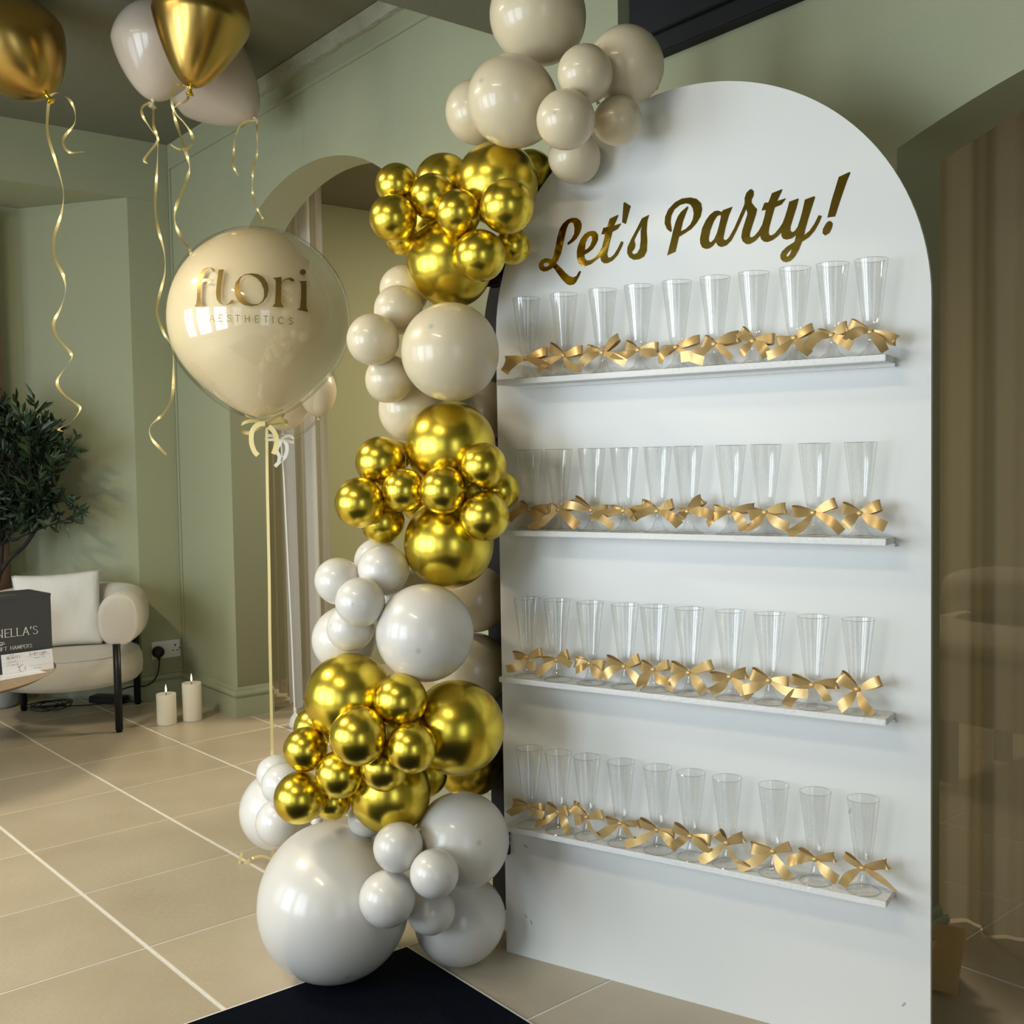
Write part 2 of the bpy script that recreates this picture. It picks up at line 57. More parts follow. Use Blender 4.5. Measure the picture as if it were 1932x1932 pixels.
BALLS = [["b1","s",-2.2586,-0.7365,2.6889,0.1307],["b2","s",-2.0382,-0.625,2.5145,0.0995],["b3","s",-2.2505,-0.8348,2.4368,0.1261],["b4","s",-2.0337,-0.7746,2.4603,0.0707],["b5","s",-2.0434,-0.8328,2.3374,0.0745],["b6","s",-2.0365,-0.66,2.3645,0.0639],["b7","s",-2.2064,-0.658,2.3112,0.0717],["b8","s",-2.5131,-0.7581,2.4932,0.0916],["g1","g",-2.4098,-0.7699,2.2662,0.1165],["g2","g",-2.5928,-0.8224,2.2984,0.0859],["g3","g",-2.6022,-0.979,2.273,0.0599],["g4","g",-2.5087,-0.9228,2.228,0.0637],["g5","g",-2.5625,-1.0176,2.1659,0.0664],["g6","g",-2.4048,-0.9098,2.1661,0.0638],["g7","g",-2.2755,-0.8405,2.1675,0.0737],["g8","g",-2.5328,-0.8482,2.0543,0.1257],["g9","g",-2.3485,-0.8807,2.0442,0.0708],["g10","g",-2.3751,-0.7442,2.0879,0.0513],["g11","g",-2.6494,-0.9344,2.1349,0.0482],["g12","g",-2.457,-0.6057,2.3248,0.073],["c1","s",-2.7144,-0.8866,1.9986,0.0747],["c2","s",-2.597,-0.9861,1.9192,0.0698],["c3","s",-2.557,-1.095,1.8254,0.0721],["c4","s",-2.3943,-0.9512,1.7833,0.1344],["c5","s",-2.5998,-1.0195,1.7237,0.0684],["c6","s",-2.671,-0.8996,1.6472,0.0981],["c7","s",-2.7736,-0.5742,1.6497,0.1054],["h1","g",-2.4893,-0.8897,1.5338,0.1273],["h2","g",-2.6017,-1.0524,1.4907,0.0714],["h3","g",-2.5805,-1.1367,1.379,0.0699],["h4","g",-2.5046,-1.0412,1.4106,0.0613],["h5","g",-2.3928,-0.9858,1.4101,0.066],["h6","g",-2.3186,-0.9018,1.4742,0.063],["h7","g",-2.3172,-0.9041,1.3396,0.0688],["h8","g",-2.3769,-0.7976,1.4047,0.0536],["h9","g",-2.4869,-0.9035,1.258,0.129],["h10","g",-2.626,-1.0349,1.3184,0.0633],["h11","g",-2.6658,-0.9618,1.5072,0.0462],["d1","w",-2.5801,-1.065,1.1871,0.0727],["d2","w",-2.6687,-1.1594,1.1568,0.0668],["d3","w",-2.5374,-1.1662,1.1093,0.0688],["d4","w",-2.6329,-1.1444,1.0252,0.0664],["d5","w",-2.4487,-1.0165,1.0198,0.1363],["d6","w",-2.7676,-1.0855,0.9724,0.0973],["d7","w",-2.7022,-1.0071,1.1978,0.0696],["d8","s",-2.7301,-0.6332,1.0512,0.1075],["d9","s",-2.7565,-0.6314,0.8233,0.1182],["e1","g",-2.6022,-1.1724,0.839,0.1235],["e2","g",-2.423,-1.1184,0.8512,0.0731],["e3","g",-2.4369,-1.2412,0.7724,0.0766],["e4","g",-2.3491,-1.1342,0.7395,0.0671],["e5","g",-2.3947,-0.9522,0.7552,0.1302],["e6","g",-2.6653,-1.2756,0.6992,0.0618],["e7","g",-2.5663,-1.2267,0.6399,0.0652],["e8","g",-2.4513,-1.1553,0.6712,0.0644],["e9","g",-2.6708,-1.2961,0.5653,0.0714],["e10","g",-2.6875,-1.185,0.5272,0.053],["e11","g",-2.5533,-1.0737,0.5627,0.1154],["e12","g",-2.7673,-0.6432,0.5172,0.1111],["e13","g",-2.7496,-1.2031,0.7323,0.0598],["f1","w",-2.7204,-1.1716,0.2212,0.2212],["f2","w",-2.433,-1.1289,0.4514,0.0668],["f3","w",-2.427,-0.9239,0.4234,0.1355],["f4","w",-2.3273,-1.0852,0.3984,0.0655],["f5","w",-2.4522,-1.1541,0.311,0.0761],["f6","w",-2.4701,-1.0019,0.2293,0.0676],["f7","w",-2.5531,-0.8451,0.135,0.135],["f8","w",-2.6728,-1.084,0.4578,0.054],["g13","g",-2.7145,-0.7974,2.2187,0.069],["h12","g",-2.6778,-0.8544,1.3874,0.0824],["h13","g",-2.556,-0.7868,1.3713,0.0562],["e14","g",-2.6958,-1.0195,0.6702,0.0799],["e15","g",-2.6397,-0.9007,0.558,0.0683],["d10","w",-2.7269,-0.9113,1.0854,0.0874],["c8","s",-2.7296,-0.7433,1.6823,0.0814],["f9","w",-2.7498,-0.8452,0.2014,0.083],["i0","p",-3.5807,-0.9117,0.2239,0.149],["i1","p",-3.4752,-0.9737,0.3929,0.0696],["i2","p",-3.3424,-1.0137,0.393,0.0743],["i3","p",-3.3862,-1.012,0.2506,0.0819]]
MDF = [[-1.618,0.142,0.15],[-1.533,0.176,0.15],[-1.495,0.056,0.03],[-1.557,0.038,0.03]]
# ---------------------------------------------------------------- helpers
def tag(o, label=None, cat=None, group=None, kind=None):
    if label: o['label'] = label
    if cat: o['category'] = cat
    if group: o['group'] = group
    if kind: o['kind'] = kind
    return o
def link(name, me, mat=None, parent=None, smooth=False):
    o = bpy.data.objects.new(name, me); C.objects.link(o)
    if mat is not None and not me.materials: me.materials.append(mat)
    if smooth: me.polygons.foreach_set('use_smooth', [True] * len(me.polygons))
    if parent: o.parent = parent
    return o
def mesh(name, vs_, fs_, mat=None, parent=None, smooth=False):
    me = bpy.data.meshes.new(name); me.from_pydata([tuple(v) for v in vs_], [], fs_); me.update()
    return link(name, me, mat, parent, smooth)
def bmobj(name, bm, mat=None, parent=None, smooth=False):
    me = bpy.data.meshes.new(name); bmesh.ops.recalc_face_normals(bm, faces=bm.faces); bm.to_mesh(me); bm.free()
    return link(name, me, mat, parent, smooth)
def empty(name, loc=(0, 0, 0), rz=0, **kw):
    o = bpy.data.objects.new(name, None); C.objects.link(o); o.location = loc; o.rotation_euler = (0, 0, rz)
    o.empty_display_size = .05
    return tag(o, **kw)
def bx(bm, x0, x1, y0, y1, z0, z1, bev=0):
    r = bmesh.ops.create_cube(bm, size=1, matrix=Matrix.Translation(((x0+x1)/2, (y0+y1)/2, (z0+z1)/2)) @ Matrix.Diagonal((x1-x0, y1-y0, z1-z0, 1)))
    if bev:
        es = list({e for v in r['verts'] for e in v.link_edges})
        bmesh.ops.bevel(bm, geom=es, offset=bev, segments=2, affect='EDGES')
def box(name, x0, x1, y0, y1, z0, z1, mat, parent=None, bev=0):
    bm = bmesh.new(); bx(bm, x0, x1, y0, y1, z0, z1, bev); return bmobj(name, bm, mat, parent)
def lathe(bm, prof, seg=32, org=(0, 0, 0), cap=True):
    rings = []
    for r, z in prof:
        if r < 1e-6: rings.append([bm.verts.new((org[0], org[1], org[2] + z))])
        else: rings.append([bm.verts.new((org[0] + r*cos(2*pi*i/seg), org[1] + r*sin(2*pi*i/seg), org[2] + z)) for i in range(seg)])
    for a, b in zip(rings, rings[1:]):
        for i in range(seg):
            j = (i+1) % seg
            if len(a) == 1 and len(b) == 1: continue
            if len(a) == 1: bm.faces.new((a[0], b[i], b[j]))
            elif len(b) == 1: bm.faces.new((a[i], a[j], b[0]))
            else: bm.faces.new((a[i], a[j], b[j], b[i]))
def tube(bm, pts, rad, seg=8, cap=True, flat=1.0):
    pts = [Vector(p_) for p_ in pts]; n = len(pts)
    rs = rad if isinstance(rad, (list, tuple)) else [rad]*n
    prev = None; rings = []
    for i, p_ in enumerate(pts):
        t = (pts[min(i+1, n-1)] - pts[max(i-1, 0)]).normalized()
        if prev is None:
            a = Vector((0, 0, 1)) if abs(t.z) < .9 else Vector((1, 0, 0))
            u = t.cross(a).normalized()
        else: u = (prev - t*prev.dot(t)).normalized()
        prev = u; v = t.cross(u)
        rings.append([bm.verts.new(p_ + u*cos(2*pi*k/seg)*rs[i] + v*sin(2*pi*k/seg)*rs[i]*flat) for k in range(seg)])
    for a, b in zip(rings, rings[1:]):
        for k in range(seg): bm.faces.new((a[k], a[(k+1) % seg], b[(k+1) % seg], b[k]))
    if cap: bm.faces.new(rings[0][::-1]); bm.faces.new(rings[-1])
def smooth_path(pts, n=6):
    pts = [Vector(q) for q in pts]; out = []
    P = [pts[0]*2 - pts[1]] + pts + [pts[-1]*2 - pts[-2]]
    for i in range(1, len(P)-2):
        for k in range(n):
            t = k/n; a, b, c, d = P[i-1:i+3]
            out.append(.5*((2*b) + (c-a)*t + (2*a-5*b+4*c-d)*t*t + (3*b-a-3*c+d)*t**3))
    out.append(pts[-1]); return out
def strip(name, path, wv, width, mat, parent=None, twist=0, thick=.0006):
    """flat ribbon along path; wv = width direction (vector or function of t), thin but with two faces"""
    n = len(path); bm = bmesh.new(); rows = []
    for i, p_ in enumerate(path):
        t = i/(n-1); T = (path[min(i+1, n-1)] - path[max(i-1, 0)]).normalized()
        W = Vector(wv(t) if callable(wv) else wv); W = (W - T*W.dot(T))
        if W.length < 1e-4: W = T.orthogonal()
        W.normalize()
        if twist: W = Matrix.Rotation(twist*t if not callable(twist) else twist(t), 3, T) @ W
        w_ = width(t) if callable(width) else width
        rows.append([bm.verts.new(p_ + W*w_*k/2) for k in (-1, -.34, .34, 1)])
    for a, b in zip(rows, rows[1:]):
        for k in range(3): bm.faces.new((a[k], a[k+1], b[k+1], b[k]))
    me = bpy.data.meshes.new(name); bm.to_mesh(me); bm.free()
    return link(name, me, mat, parent, True)
def poly_mesh(name, loops, depth, mat, parent=None, bev=0):
    """2-D outline with holes -> solid, in the local XY plane, thickness +-depth/2"""
    cu = bpy.data.curves.new(name, 'CURVE'); cu.dimensions = '2D'; cu.fill_mode = 'BOTH'; cu.extrude = depth/2; cu.bevel_depth = bev
    for lp in loops:
        s = cu.splines.new('POLY'); s.points.add(len(lp)-1); s.use_cyclic_u = True
        for i, q in enumerate(lp): s.points[i].co = (q[0], q[1], 0, 1)
    o = bpy.data.objects.new('tmp', cu); C.objects.link(o)
    dg = bpy.context.evaluated_depsgraph_get(); me = bpy.data.meshes.new_from_object(o.evaluated_get(dg))
    bpy.data.objects.remove(o); bpy.data.curves.remove(cu); me.name = name; me.materials.clear()
    return link(name, me, mat, parent)
def soft_box(bm, sx, sy, sz, e=.5, n=20, bulge=.0):
    """pillow / rounded form: superellipsoid"""
    def sp(c, p_): return math.copysign(abs(c)**p_, c)
    rows = []
    for i in range(n+1):
        ph = -pi/2 + pi*i/n; row = []
        for j in range(2*n):
            th = 2*pi*j/(2*n)
            row.append(bm.verts.new((sx*sp(cos(ph), e)*sp(cos(th), e), sy*sp(cos(ph), e)*sp(sin(th), e), sz*sp(sin(ph), e))))
        rows.append(row)
    for a, b in zip(rows, rows[1:]):
        for j in range(2*n): bm.faces.new((a[j], a[(j+1) % (2*n)], b[(j+1) % (2*n)], b[j]))
    bmesh.ops.remove_doubles(bm, verts=bm.verts, dist=1e-5)

# ---------------------------------------------------------------- materials
def mat(name, col, rough=.6, metal=0, noise=None, bump=None, coat=0, sheen=0, spec=.5, sss=0, emit=None, rand=0):
    m_ = bpy.data.materials.new(name); m_.use_nodes = True; nt = m_.node_tree; b = nt.nodes['Principled BSDF']
    b.inputs['Base Color'].default_value = (*col, 1); b.inputs['Roughness'].default_value = rough; b.inputs['Metallic'].default_value = metal
    b.inputs['Coat Weight'].default_value = coat; b.inputs['Coat Roughness'].default_value = .10
    b.inputs['Sheen Weight'].default_value = sheen; b.inputs['Specular IOR Level'].default_value = spec
    if sss: b.inputs['Subsurface Weight'].default_value = sss; b.inputs['Subsurface Radius'].default_value = (.02, .015, .01); b.inputs['Subsurface Scale'].default_value = 1
    if emit: b.inputs['Emission Color'].default_value = (*emit[0], 1); b.inputs['Emission Strength'].default_value = emit[1]
    tc = nt.nodes.new('ShaderNodeTexCoord')
    src = b.inputs['Base Color']
    if noise:   # (scale, amount, dark colour [, stretch])
        n_ = nt.nodes.new('ShaderNodeTexNoise'); n_.inputs['Scale'].default_value = noise[0]; n_.inputs['Detail'].default_value = 6
        mp = nt.nodes.new('ShaderNodeMapping'); mp.inputs['Scale'].default_value = noise[3] if len(noise) > 3 else (1, 1, 1)
        nt.links.new(tc.outputs['Object'], mp.inputs[0]); nt.links.new(mp.outputs[0], n_.inputs['Vector'])
        r = nt.nodes.new('ShaderNodeValToRGB'); r.color_ramp.elements[0].position = .5-.5*noise[1]; r.color_ramp.elements[1].position = .5+.3*noise[1]+.05
        r.color_ramp.elements[0].color = (*noise[2], 1); r.color_ramp.elements[1].color = (*col, 1)
        nt.links.new(n_.outputs[0], r.inputs[0]); last = r.outputs[0]
        if rand:
            oi = nt.nodes.new('ShaderNodeObjectInfo'); hs = nt.nodes.new('ShaderNodeHueSaturation'); mr = nt.nodes.new('ShaderNodeMapRange')
            mr.inputs['To Min'].default_value = 1-rand; mr.inputs['To Max'].default_value = 1+rand
            nt.links.new(oi.outputs['Random'], mr.inputs[0]); nt.links.new(mr.outputs[0], hs.inputs['Value']); nt.links.new(last, hs.inputs['Color']); last = hs.outputs[0]
            va = nt.nodes.new('ShaderNodeVectorMath'); va.operation = 'ADD'; ml = nt.nodes.new('ShaderNodeMath'); ml.operation = 'MULTIPLY'; ml.inputs[1].default_value = 37
            nt.links.new(oi.outputs['Random'], ml.inputs[0]); nt.links.new(mp.outputs[0], va.inputs[0]); nt.links.new(ml.outputs[0], va.inputs[1]); nt.links.new(va.outputs[0], n_.inputs['Vector'])
        nt.links.new(last, src)
    if bump:    # (scale, strength)
        n2 = nt.nodes.new('ShaderNodeTexNoise'); n2.inputs['Scale'].default_value = bump[0]; n2.inputs['Detail'].default_value = 5
        bp = nt.nodes.new('ShaderNodeBump'); bp.inputs['Strength'].default_value = bump[1]; bp.inputs['Distance'].default_value = .01
        nt.links.new(tc.outputs['Object'], n2.inputs['Vector']); nt.links.new(n2.outputs[0], bp.inputs['Height']); nt.links.new(bp.outputs[0], b.inputs['Normal'])
    return m_
def tip_dot(m_, dark):
    """the thicker, darker rubber at the very tip of a balloon (object +Z)"""
    nt = m_.node_tree; b = nt.nodes['Principled BSDF']; base = b.inputs['Base Color'].default_value[:]
    tc = nt.nodes.new('ShaderNodeTexCoord'); sx = nt.nodes.new('ShaderNodeSeparateXYZ'); r = nt.nodes.new('ShaderNodeMapRange'); mx = nt.nodes.new('ShaderNodeMix'); mx.data_type = 'RGBA'
    r.inputs['From Min'].default_value = .9955; r.inputs['From Max'].default_value = .9998
    nt.links.new(tc.outputs['Object'], sx.inputs[0]); nt.links.new(sx.outputs['Z'], r.inputs[0]); nt.links.new(r.outputs[0], mx.inputs[0])
    mx.inputs[6].default_value = base; mx.inputs[7].default_value = (*dark, 1); nt.links.new(mx.outputs[2], b.inputs['Base Color'])
def clear(name, tint, rough, base_gloss, edge_gloss, edge_dark, speck=0):
    """thin clear plastic film: see-through, glossy, greyer towards grazing angles"""
    m_ = bpy.data.materials.new(name); m_.use_nodes = True; nt = m_.node_tree; nt.nodes.clear()
    o = nt.nodes.new('ShaderNodeOutputMaterial'); tr = nt.nodes.new('ShaderNodeBsdfTransparent'); gl = nt.nodes.new('ShaderNodeBsdfGlossy'); mx = nt.nodes.new('ShaderNodeMixShader')
    lw = nt.nodes.new('ShaderNodeLayerWeight'); lw.inputs[0].default_value = .35
    r = nt.nodes.new('ShaderNodeMapRange'); r.inputs['To Min'].default_value = base_gloss; r.inputs['To Max'].default_value = edge_gloss
    c = nt.nodes.new('ShaderNodeMix'); c.data_type = 'RGBA'; c.inputs[6].default_value = (*tint, 1); c.inputs[7].default_value = (*edge_dark, 1)
    nt.links.new(lw.outputs['Facing'], r.inputs[0]); nt.links.new(r.outputs[0], mx.inputs[0])
    pw = nt.nodes.new('ShaderNodeMath'); pw.operation = 'POWER'; pw.inputs[1].default_value = 4; nt.links.new(lw.outputs['Facing'], pw.inputs[0]); nt.links.new(pw.outputs[0], c.inputs[0])
    col = c.outputs[2]
    if speck:
        tc = nt.nodes.new('ShaderNodeTexCoord'); n_ = nt.nodes.new('ShaderNodeTexNoise'); n_.inputs['Scale'].default_value = 900; n_.inputs['Detail'].default_value = 1
        rp = nt.nodes.new('ShaderNodeValToRGB'); rp.color_ramp.elements[0].position = .62; rp.color_ramp.elements[1].position = .72
        rp.color_ramp.elements[0].color = (1, 1, 1, 1); rp.color_ramp.elements[1].color = (1-speck, 1-speck, 1-speck, 1)
        mu = nt.nodes.new('ShaderNodeMix'); mu.data_type = 'RGBA'; mu.blend_type = 'MULTIPLY'; mu.inputs[0].default_value = 1
        nt.links.new(tc.outputs['Object'], n_.inputs['Vector']); nt.links.new(n_.outputs[0], rp.inputs[0]); nt.links.new(col, mu.inputs[6]); nt.links.new(rp.outputs[0], mu.inputs[7]); col = mu.outputs[2]
    nt.links.new(col, tr.inputs[0]); gl.inputs['Roughness'].default_value = rough; gl.inputs[0].default_value = (1, 1, 1, 1)
    nt.links.new(tr.outputs[0], mx.inputs[1]); nt.links.new(gl.outputs[0], mx.inputs[2]); nt.links.new(mx.outputs[0], o.inputs[0])
    return m_
def sheer(name, col, alpha, weave=260):
    m_ = bpy.data.materials.new(name); m_.use_nodes = True; nt = m_.node_tree; nt.nodes.clear()
    o = nt.nodes.new('ShaderNodeOutputMaterial'); tr = nt.nodes.new('ShaderNodeBsdfTransparent'); df = nt.nodes.new('ShaderNodeBsdfDiffuse'); tl = nt.nodes.new('ShaderNodeBsdfTranslucent')
    a = nt.nodes.new('ShaderNodeMixShader'); b = nt.nodes.new('ShaderNodeMixShader'); a.inputs[0].default_value = .45; b.inputs[0].default_value = alpha
    df.inputs[0].default_value = (*col, 1); tl.inputs[0].default_value = (*col, 1)
    nt.links.new(df.outputs[0], a.inputs[1]); nt.links.new(tl.outputs[0], a.inputs[2]); nt.links.new(tr.outputs[0], b.inputs[1]); nt.links.new(a.outputs[0], b.inputs[2]); nt.links.new(b.outputs[0], o.inputs[0])
    return m_
SAGE = (.385, .40, .26)
M = dict(
    wall=mat('sage_wall_paint', SAGE, .62, bump=(140, .12), spec=.35),
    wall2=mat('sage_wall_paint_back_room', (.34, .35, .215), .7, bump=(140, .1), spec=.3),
    ceiling=mat('olive_grey_ceiling_paint', (.19, .188, .135), .8, bump=(90, .12), spec=.3),
    trim=mat('sage_eggshell_trim', (.37, .39, .265), .5, bump=(60, .05)),
    plaster=mat('cracked_plaster', (.45, .46, .36), .85, noise=(9, .8, (.30, .31, .22)), bump=(40, .9)),
    black=mat('black_paint', (.003, .0035, .006), .7, bump=(20, .05)),
    grout=mat('pale_grout', (.86, .84, .80), .8, bump=(200, .3)),
    tile=mat('beige_stone_tile', (.60, .515, .385), .33, noise=(2.6, .9, (.43, .35, .245)), bump=(35, .12), rand=.05),
    white=mat('white_painted_board', (.80, .80, .78), .42, bump=(7, .03)),
    shelfw=mat('white_painted_timber', (.84, .84, .83), .5, noise=(60, .7, (.80, .80, .79), (1, 1, 14)), bump=(120, .25)),
    backing=mat('dark_brown_backing', (.012, .009, .007), .85),
    gold=mat('chrome_gold_latex', (.76, .585, .07), .27, metal=1, bump=(2.2, .03)),
    goldshade=mat('shaded_gold_latex', (.50, .33, .09), .27, metal=1, bump=(2.2, .03)),  # darker copy of the gold: shade on the ceiling balloons put into the colour
    sand=mat('sand_latex', (.69, .595, .415), .34, coat=.4, sss=.12, spec=.5),
    sand_daylit=mat('daylit_sand_latex', (.70, .665, .615), .32, coat=.4, sss=.12),  # same sand latex for the lower balloons, cooler daylight put into the colour
    pearl=mat('pearl_white_latex', (.78, .76, .73), .28, coat=.8, sss=.15),
    blush=mat('shaded_blush_latex', (.56, .475, .385), .3, coat=.6, sss=.1),  # pinkish sand latex, darkened so the colour carries the shadow up there
    champagne=mat('champagne_inner_latex', (.82, .68, .43), .4, coat=.3, sss=.2),
    foil=mat('gold_mirror_vinyl', (.44, .305, .065), .09, metal=1, bump=(28, .035)),
    foil2=mat('gold_mirror_vinyl_small', (.27, .17, .04), .34, metal=.6),
    satin=mat('gold_satin_ribbon', (.60, .40, .155), .33, metal=.4, sheen=.4, bump=(25, .12)),
    curl=mat('gold_curling_ribbon', (.76, .62, .27), .28, metal=.35),
    whiteribbon=mat('white_satin_ribbon', (.80, .79, .72), .4, sheen=.5),
    boucle=mat('cream_upholstery', (.74, .71, .64), .95, noise=(140, .8, (.66, .63, .56)), bump=(260, .5), sheen=.4, spec=.2),
    linen=mat('white_cushion_linen', (.80, .79, .76), .95, bump=(14, .8), sheen=.3, spec=.2),
    metal=mat('black_metal', (.012, .013, .012), .38, metal=.4),
    wood=mat('oak_table_top', (.40, .29, .18), .5, noise=(9, .8, (.24, .165, .095), (1, 14, 14)), bump=(60, .15)),
    woodedge=mat('dark_table_edge', (.19, .125, .07), .5, noise=(12, .7, (.10, .065, .035), (3, 3, 14))),
    card=mat('charcoal_card', (.045, .048, .05), .6, bump=(180, .15)),
    paper=mat('white_card', (.72, .72, .74), .6),
    print=mat('white_print', (.72, .71, .67), .5),
    ink=mat('grey_ink', (.12, .11, .10), .6),
    plastic=mat('white_plastic', (.80, .80, .80), .25),
    rubber=mat('black_rubber', (.008, .008, .008), .4),
    wax=mat('ivory_wax', (.84, .80, .68), .42, sss=.35, noise=(5, .6, (.80, .75, .62))),
    flame=mat('led_flame', (1, .9, .7), .4, emit=((1, .9, .72), 1.2)),
    leaf=mat('olive_leaf', (.020, .042, .020), .42, noise=(30, .9, (.035, .07, .03))),
    leaf2=mat('young_olive_leaf', (.05, .085, .028), .45),
    bark=mat('dark_bark', (.045, .035, .026), .85, noise=(20, .8, (.015, .012, .009)), bump=(40, .8)),
    pot=mat('pale_blue_grey_pot', (.42, .46, .50), .5, noise=(8, .7, (.33, .37, .42))),
    soil=mat('dark_soil', (.03, .022, .015), .95, bump=(50, 1)),
    mat_=mat('navy_carpet', (.0035, .0065, .016), .95, noise=(90, .9, (.0015, .003, .008)), bump=(400, 1), spec=.1),
    mdf=mat('brown_fibreboard', (.62, .40, .17), .75, noise=(120, .6, (.55, .35, .14))),
    brownpost=mat('brown_timber', (.13, .065, .04), .5),
    flute=clear('clear_flute_plastic', (.985, .99, .985), .04, .045, .42, (.40, .42, .42), .32),
    rim=clear('flute_rim_plastic', (.62, .64, .64), .05, .12, .5, (.3, .32, .32)),
    bubble=clear('clear_bubble_film', (.985, .985, .98), .03, .045, .38, (.78, .78, .70)),
    sheer=sheer('sheer_grey_voile', (.46, .43, .37), .74),
    voile=sheer('white_voile', (.62, .60, .56), .93),
    voile2=sheer('olive_voile', (.42, .385, .30), .87),
    linenbed=mat('cream_couch_cover', (.62, .57, .46), .8),
    glass=clear('window_glass', (.97, .98, .98), .02, .04, .6, (.8, .85, .85)),
    frame=mat('white_window_frame', (.75, .75, .73), .4),
    lampw=mat('lit_lamp_diffuser', (.9, .85, .7), .5, emit=((1, .88, .68), 6)),
    scuff=mat('grey_scuff', (.42, .45, .5), .7),
)
tip_dot(M['sand'], (.46, .41, .32)); tip_dot(M['sand_daylit'], (.50, .47, .43)); tip_dot(M['pearl'], (.60, .60, .60))
# ================================================================ THE SETTING
CEIL = 3.54; XL, XR, YF = -6.794, 2.3, -5.2
# arch wall: one outline with both archways cut out of it, 22 cm thick
def arc_left():   # elliptical head of the left archway
    return [(-4.93 - 1.03*cos(t), 2.31 + .70*sin(t)) for t in [pi*i/40 for i in range(41)]]
def arc_right():  # flatter segmental head of the right archway
    R_, cx, half = 2.86, -.59, 1.05; zc = 2.31 - sqrt(R_*R_ - half*half)
    a0 = math.asin(half/R_); return [(cx + R_*sin(a), zc + R_*cos(a)) for a in [-a0 + 2*a0*i/30 for i in range(31)]]
out = [(XL-1.0, 0), (-5.96, 0)] + arc_left() + [(-3.90, 0), (-1.64, 0)] + arc_right() + [(.46, 0), (XR, 0), (XR, CEIL), (XL-1.0, CEIL)]
wb = poly_mesh('wall_back', [out], .22, M['wall']); wb.rotation_euler = (pi/2, 0, 0); wb.location = (0, .11, 0); tag(wb, kind='structure')

def prism(bm, pts, z0, z1):
    lo = [bm.verts.new((x, y, z0)) for x, y in pts]; hi = [bm.verts.new((x, y, z1)) for x, y in pts]; n = len(pts)
    bm.faces.new(lo[::-1]); bm.faces.new(hi)
    for i in range(n): bm.faces.new((lo[i], lo[(i+1) % n], hi[(i+1) % n], hi[i]))
# left wall: pier beside the corner, splayed recess side, recess back, bulkhead above the recess
bm = bmesh.new()
prism(bm, [(XL, -.002), (XL, -.267), (-7.471, -.731), (-7.80, -.731), (-7.80, -.002)], 0, 3.174)
prism(bm, [(-7.471, -.732), (-7.49, YF), (-7.80, YF), (-7.80, -.732)], 0, 3.174)
prism(bm, [(XL, -.002), (XL, YF), (-7.80, YF), (-7.80, -.002)], 3.175, CEIL)
tag(bmobj('wall_left', bm, M['wall']), kind='structure')
# shopfront wall with four windows, and the side wall with a glazed door
bm = bmesh.new()
xs = [XL-1] + [v for a in WINS for v in a] + [XR]
for i in range(0, len(xs), 2): bx(bm, xs[i], xs[i+1], YF-.15, YF, 0, CEIL)
for a, b in WINS: bx(bm, a, b, YF-.15, YF, 0, .45); bx(bm, a, b, YF-.15, YF, 2.7, CEIL)
tag(bmobj('wall_front', bm, M['wall']), kind='structure')
for i, (a, b) in enumerate(WINS):
    bm = bmesh.new(); y0, y1 = YF-.10, YF-.04
    bx(bm, a, a+.06, y0, y1, .45, 2.7); bx(bm, b-.06, b, y0, y1, .45, 2.7); bx(bm, a, b, y0, y1, .45, .52); bx(bm, a, b, y0, y1, 2.63, 2.7)
    bx(bm, (a+b)/2-.03, (a+b)/2+.03, y0, y1, .5, 2.65); bx(bm, a, b, y0, y1, 2.08, 2.13)
    o = tag(bmobj('window_%d' % (i+1), bm, M['frame']), kind='structure')
    box('pane', a+.05, b-.05, YF-.072, YF-.068, .5, 2.65, M['glass'], o)
bm = bmesh.new()
bx(bm, XR, XR+.12, YF, -3.6, 0, CEIL); bx(bm, XR, XR+.12, -2.2, 0, 0, CEIL); bx(bm, XR, XR+.12, -3.6, -2.2, 2.5, CEIL)
tag(bmobj('wall_right', bm, M['wall']), kind='structure')
bm = bmesh.new()
for y0, y1, z0, z1 in [(-3.6, -3.5, 0, 2.5), (-2.3, -2.2, 0, 2.5), (-3.6, -2.2, 2.4, 2.5), (-3.6, -2.2, 0, .3), (-3.6, -2.2, 1.0, 1.08)]: bx(bm, XR+.03, XR+.08, y0, y1, z0, z1)
d1 = tag(bmobj('door_1', bm, M['frame']), kind='structure'); box('pane', XR+.053, XR+.057, -3.52, -2.28, .28, 2.42, M['glass'], d1)
tag(box('ceiling', XL-1, XR+.12, YF-.15, 0, CEIL, CEIL+.1, M['ceiling']), kind='structure')
# ceiling beam that crosses the room towards the wall, and the boarded-in black box over the right archway
tag(box('trim_1', -3.33, -2.62, -3.2, -.001, 3.13, CEIL-.001, M['ceiling']), kind='structure')
bm = bmesh.new(); bx(bm, -2.60, XR-.01, -.05, -.001, 2.80, CEIL-.001, .004); bx(bm, -2.60, XR-.01, -.075, -.05, 2.86, 2.90, .003); bx(bm, -2.60, XR-.01, -.062, -.05, 3.05, 3.07, .002)
tag(bmobj('trim_2', bm, M['black']), kind='structure')
tag(box('trim_3', -2.98, -2.64, -.06, -.001, 2.0, 3.129, M['wall']), kind='structure')
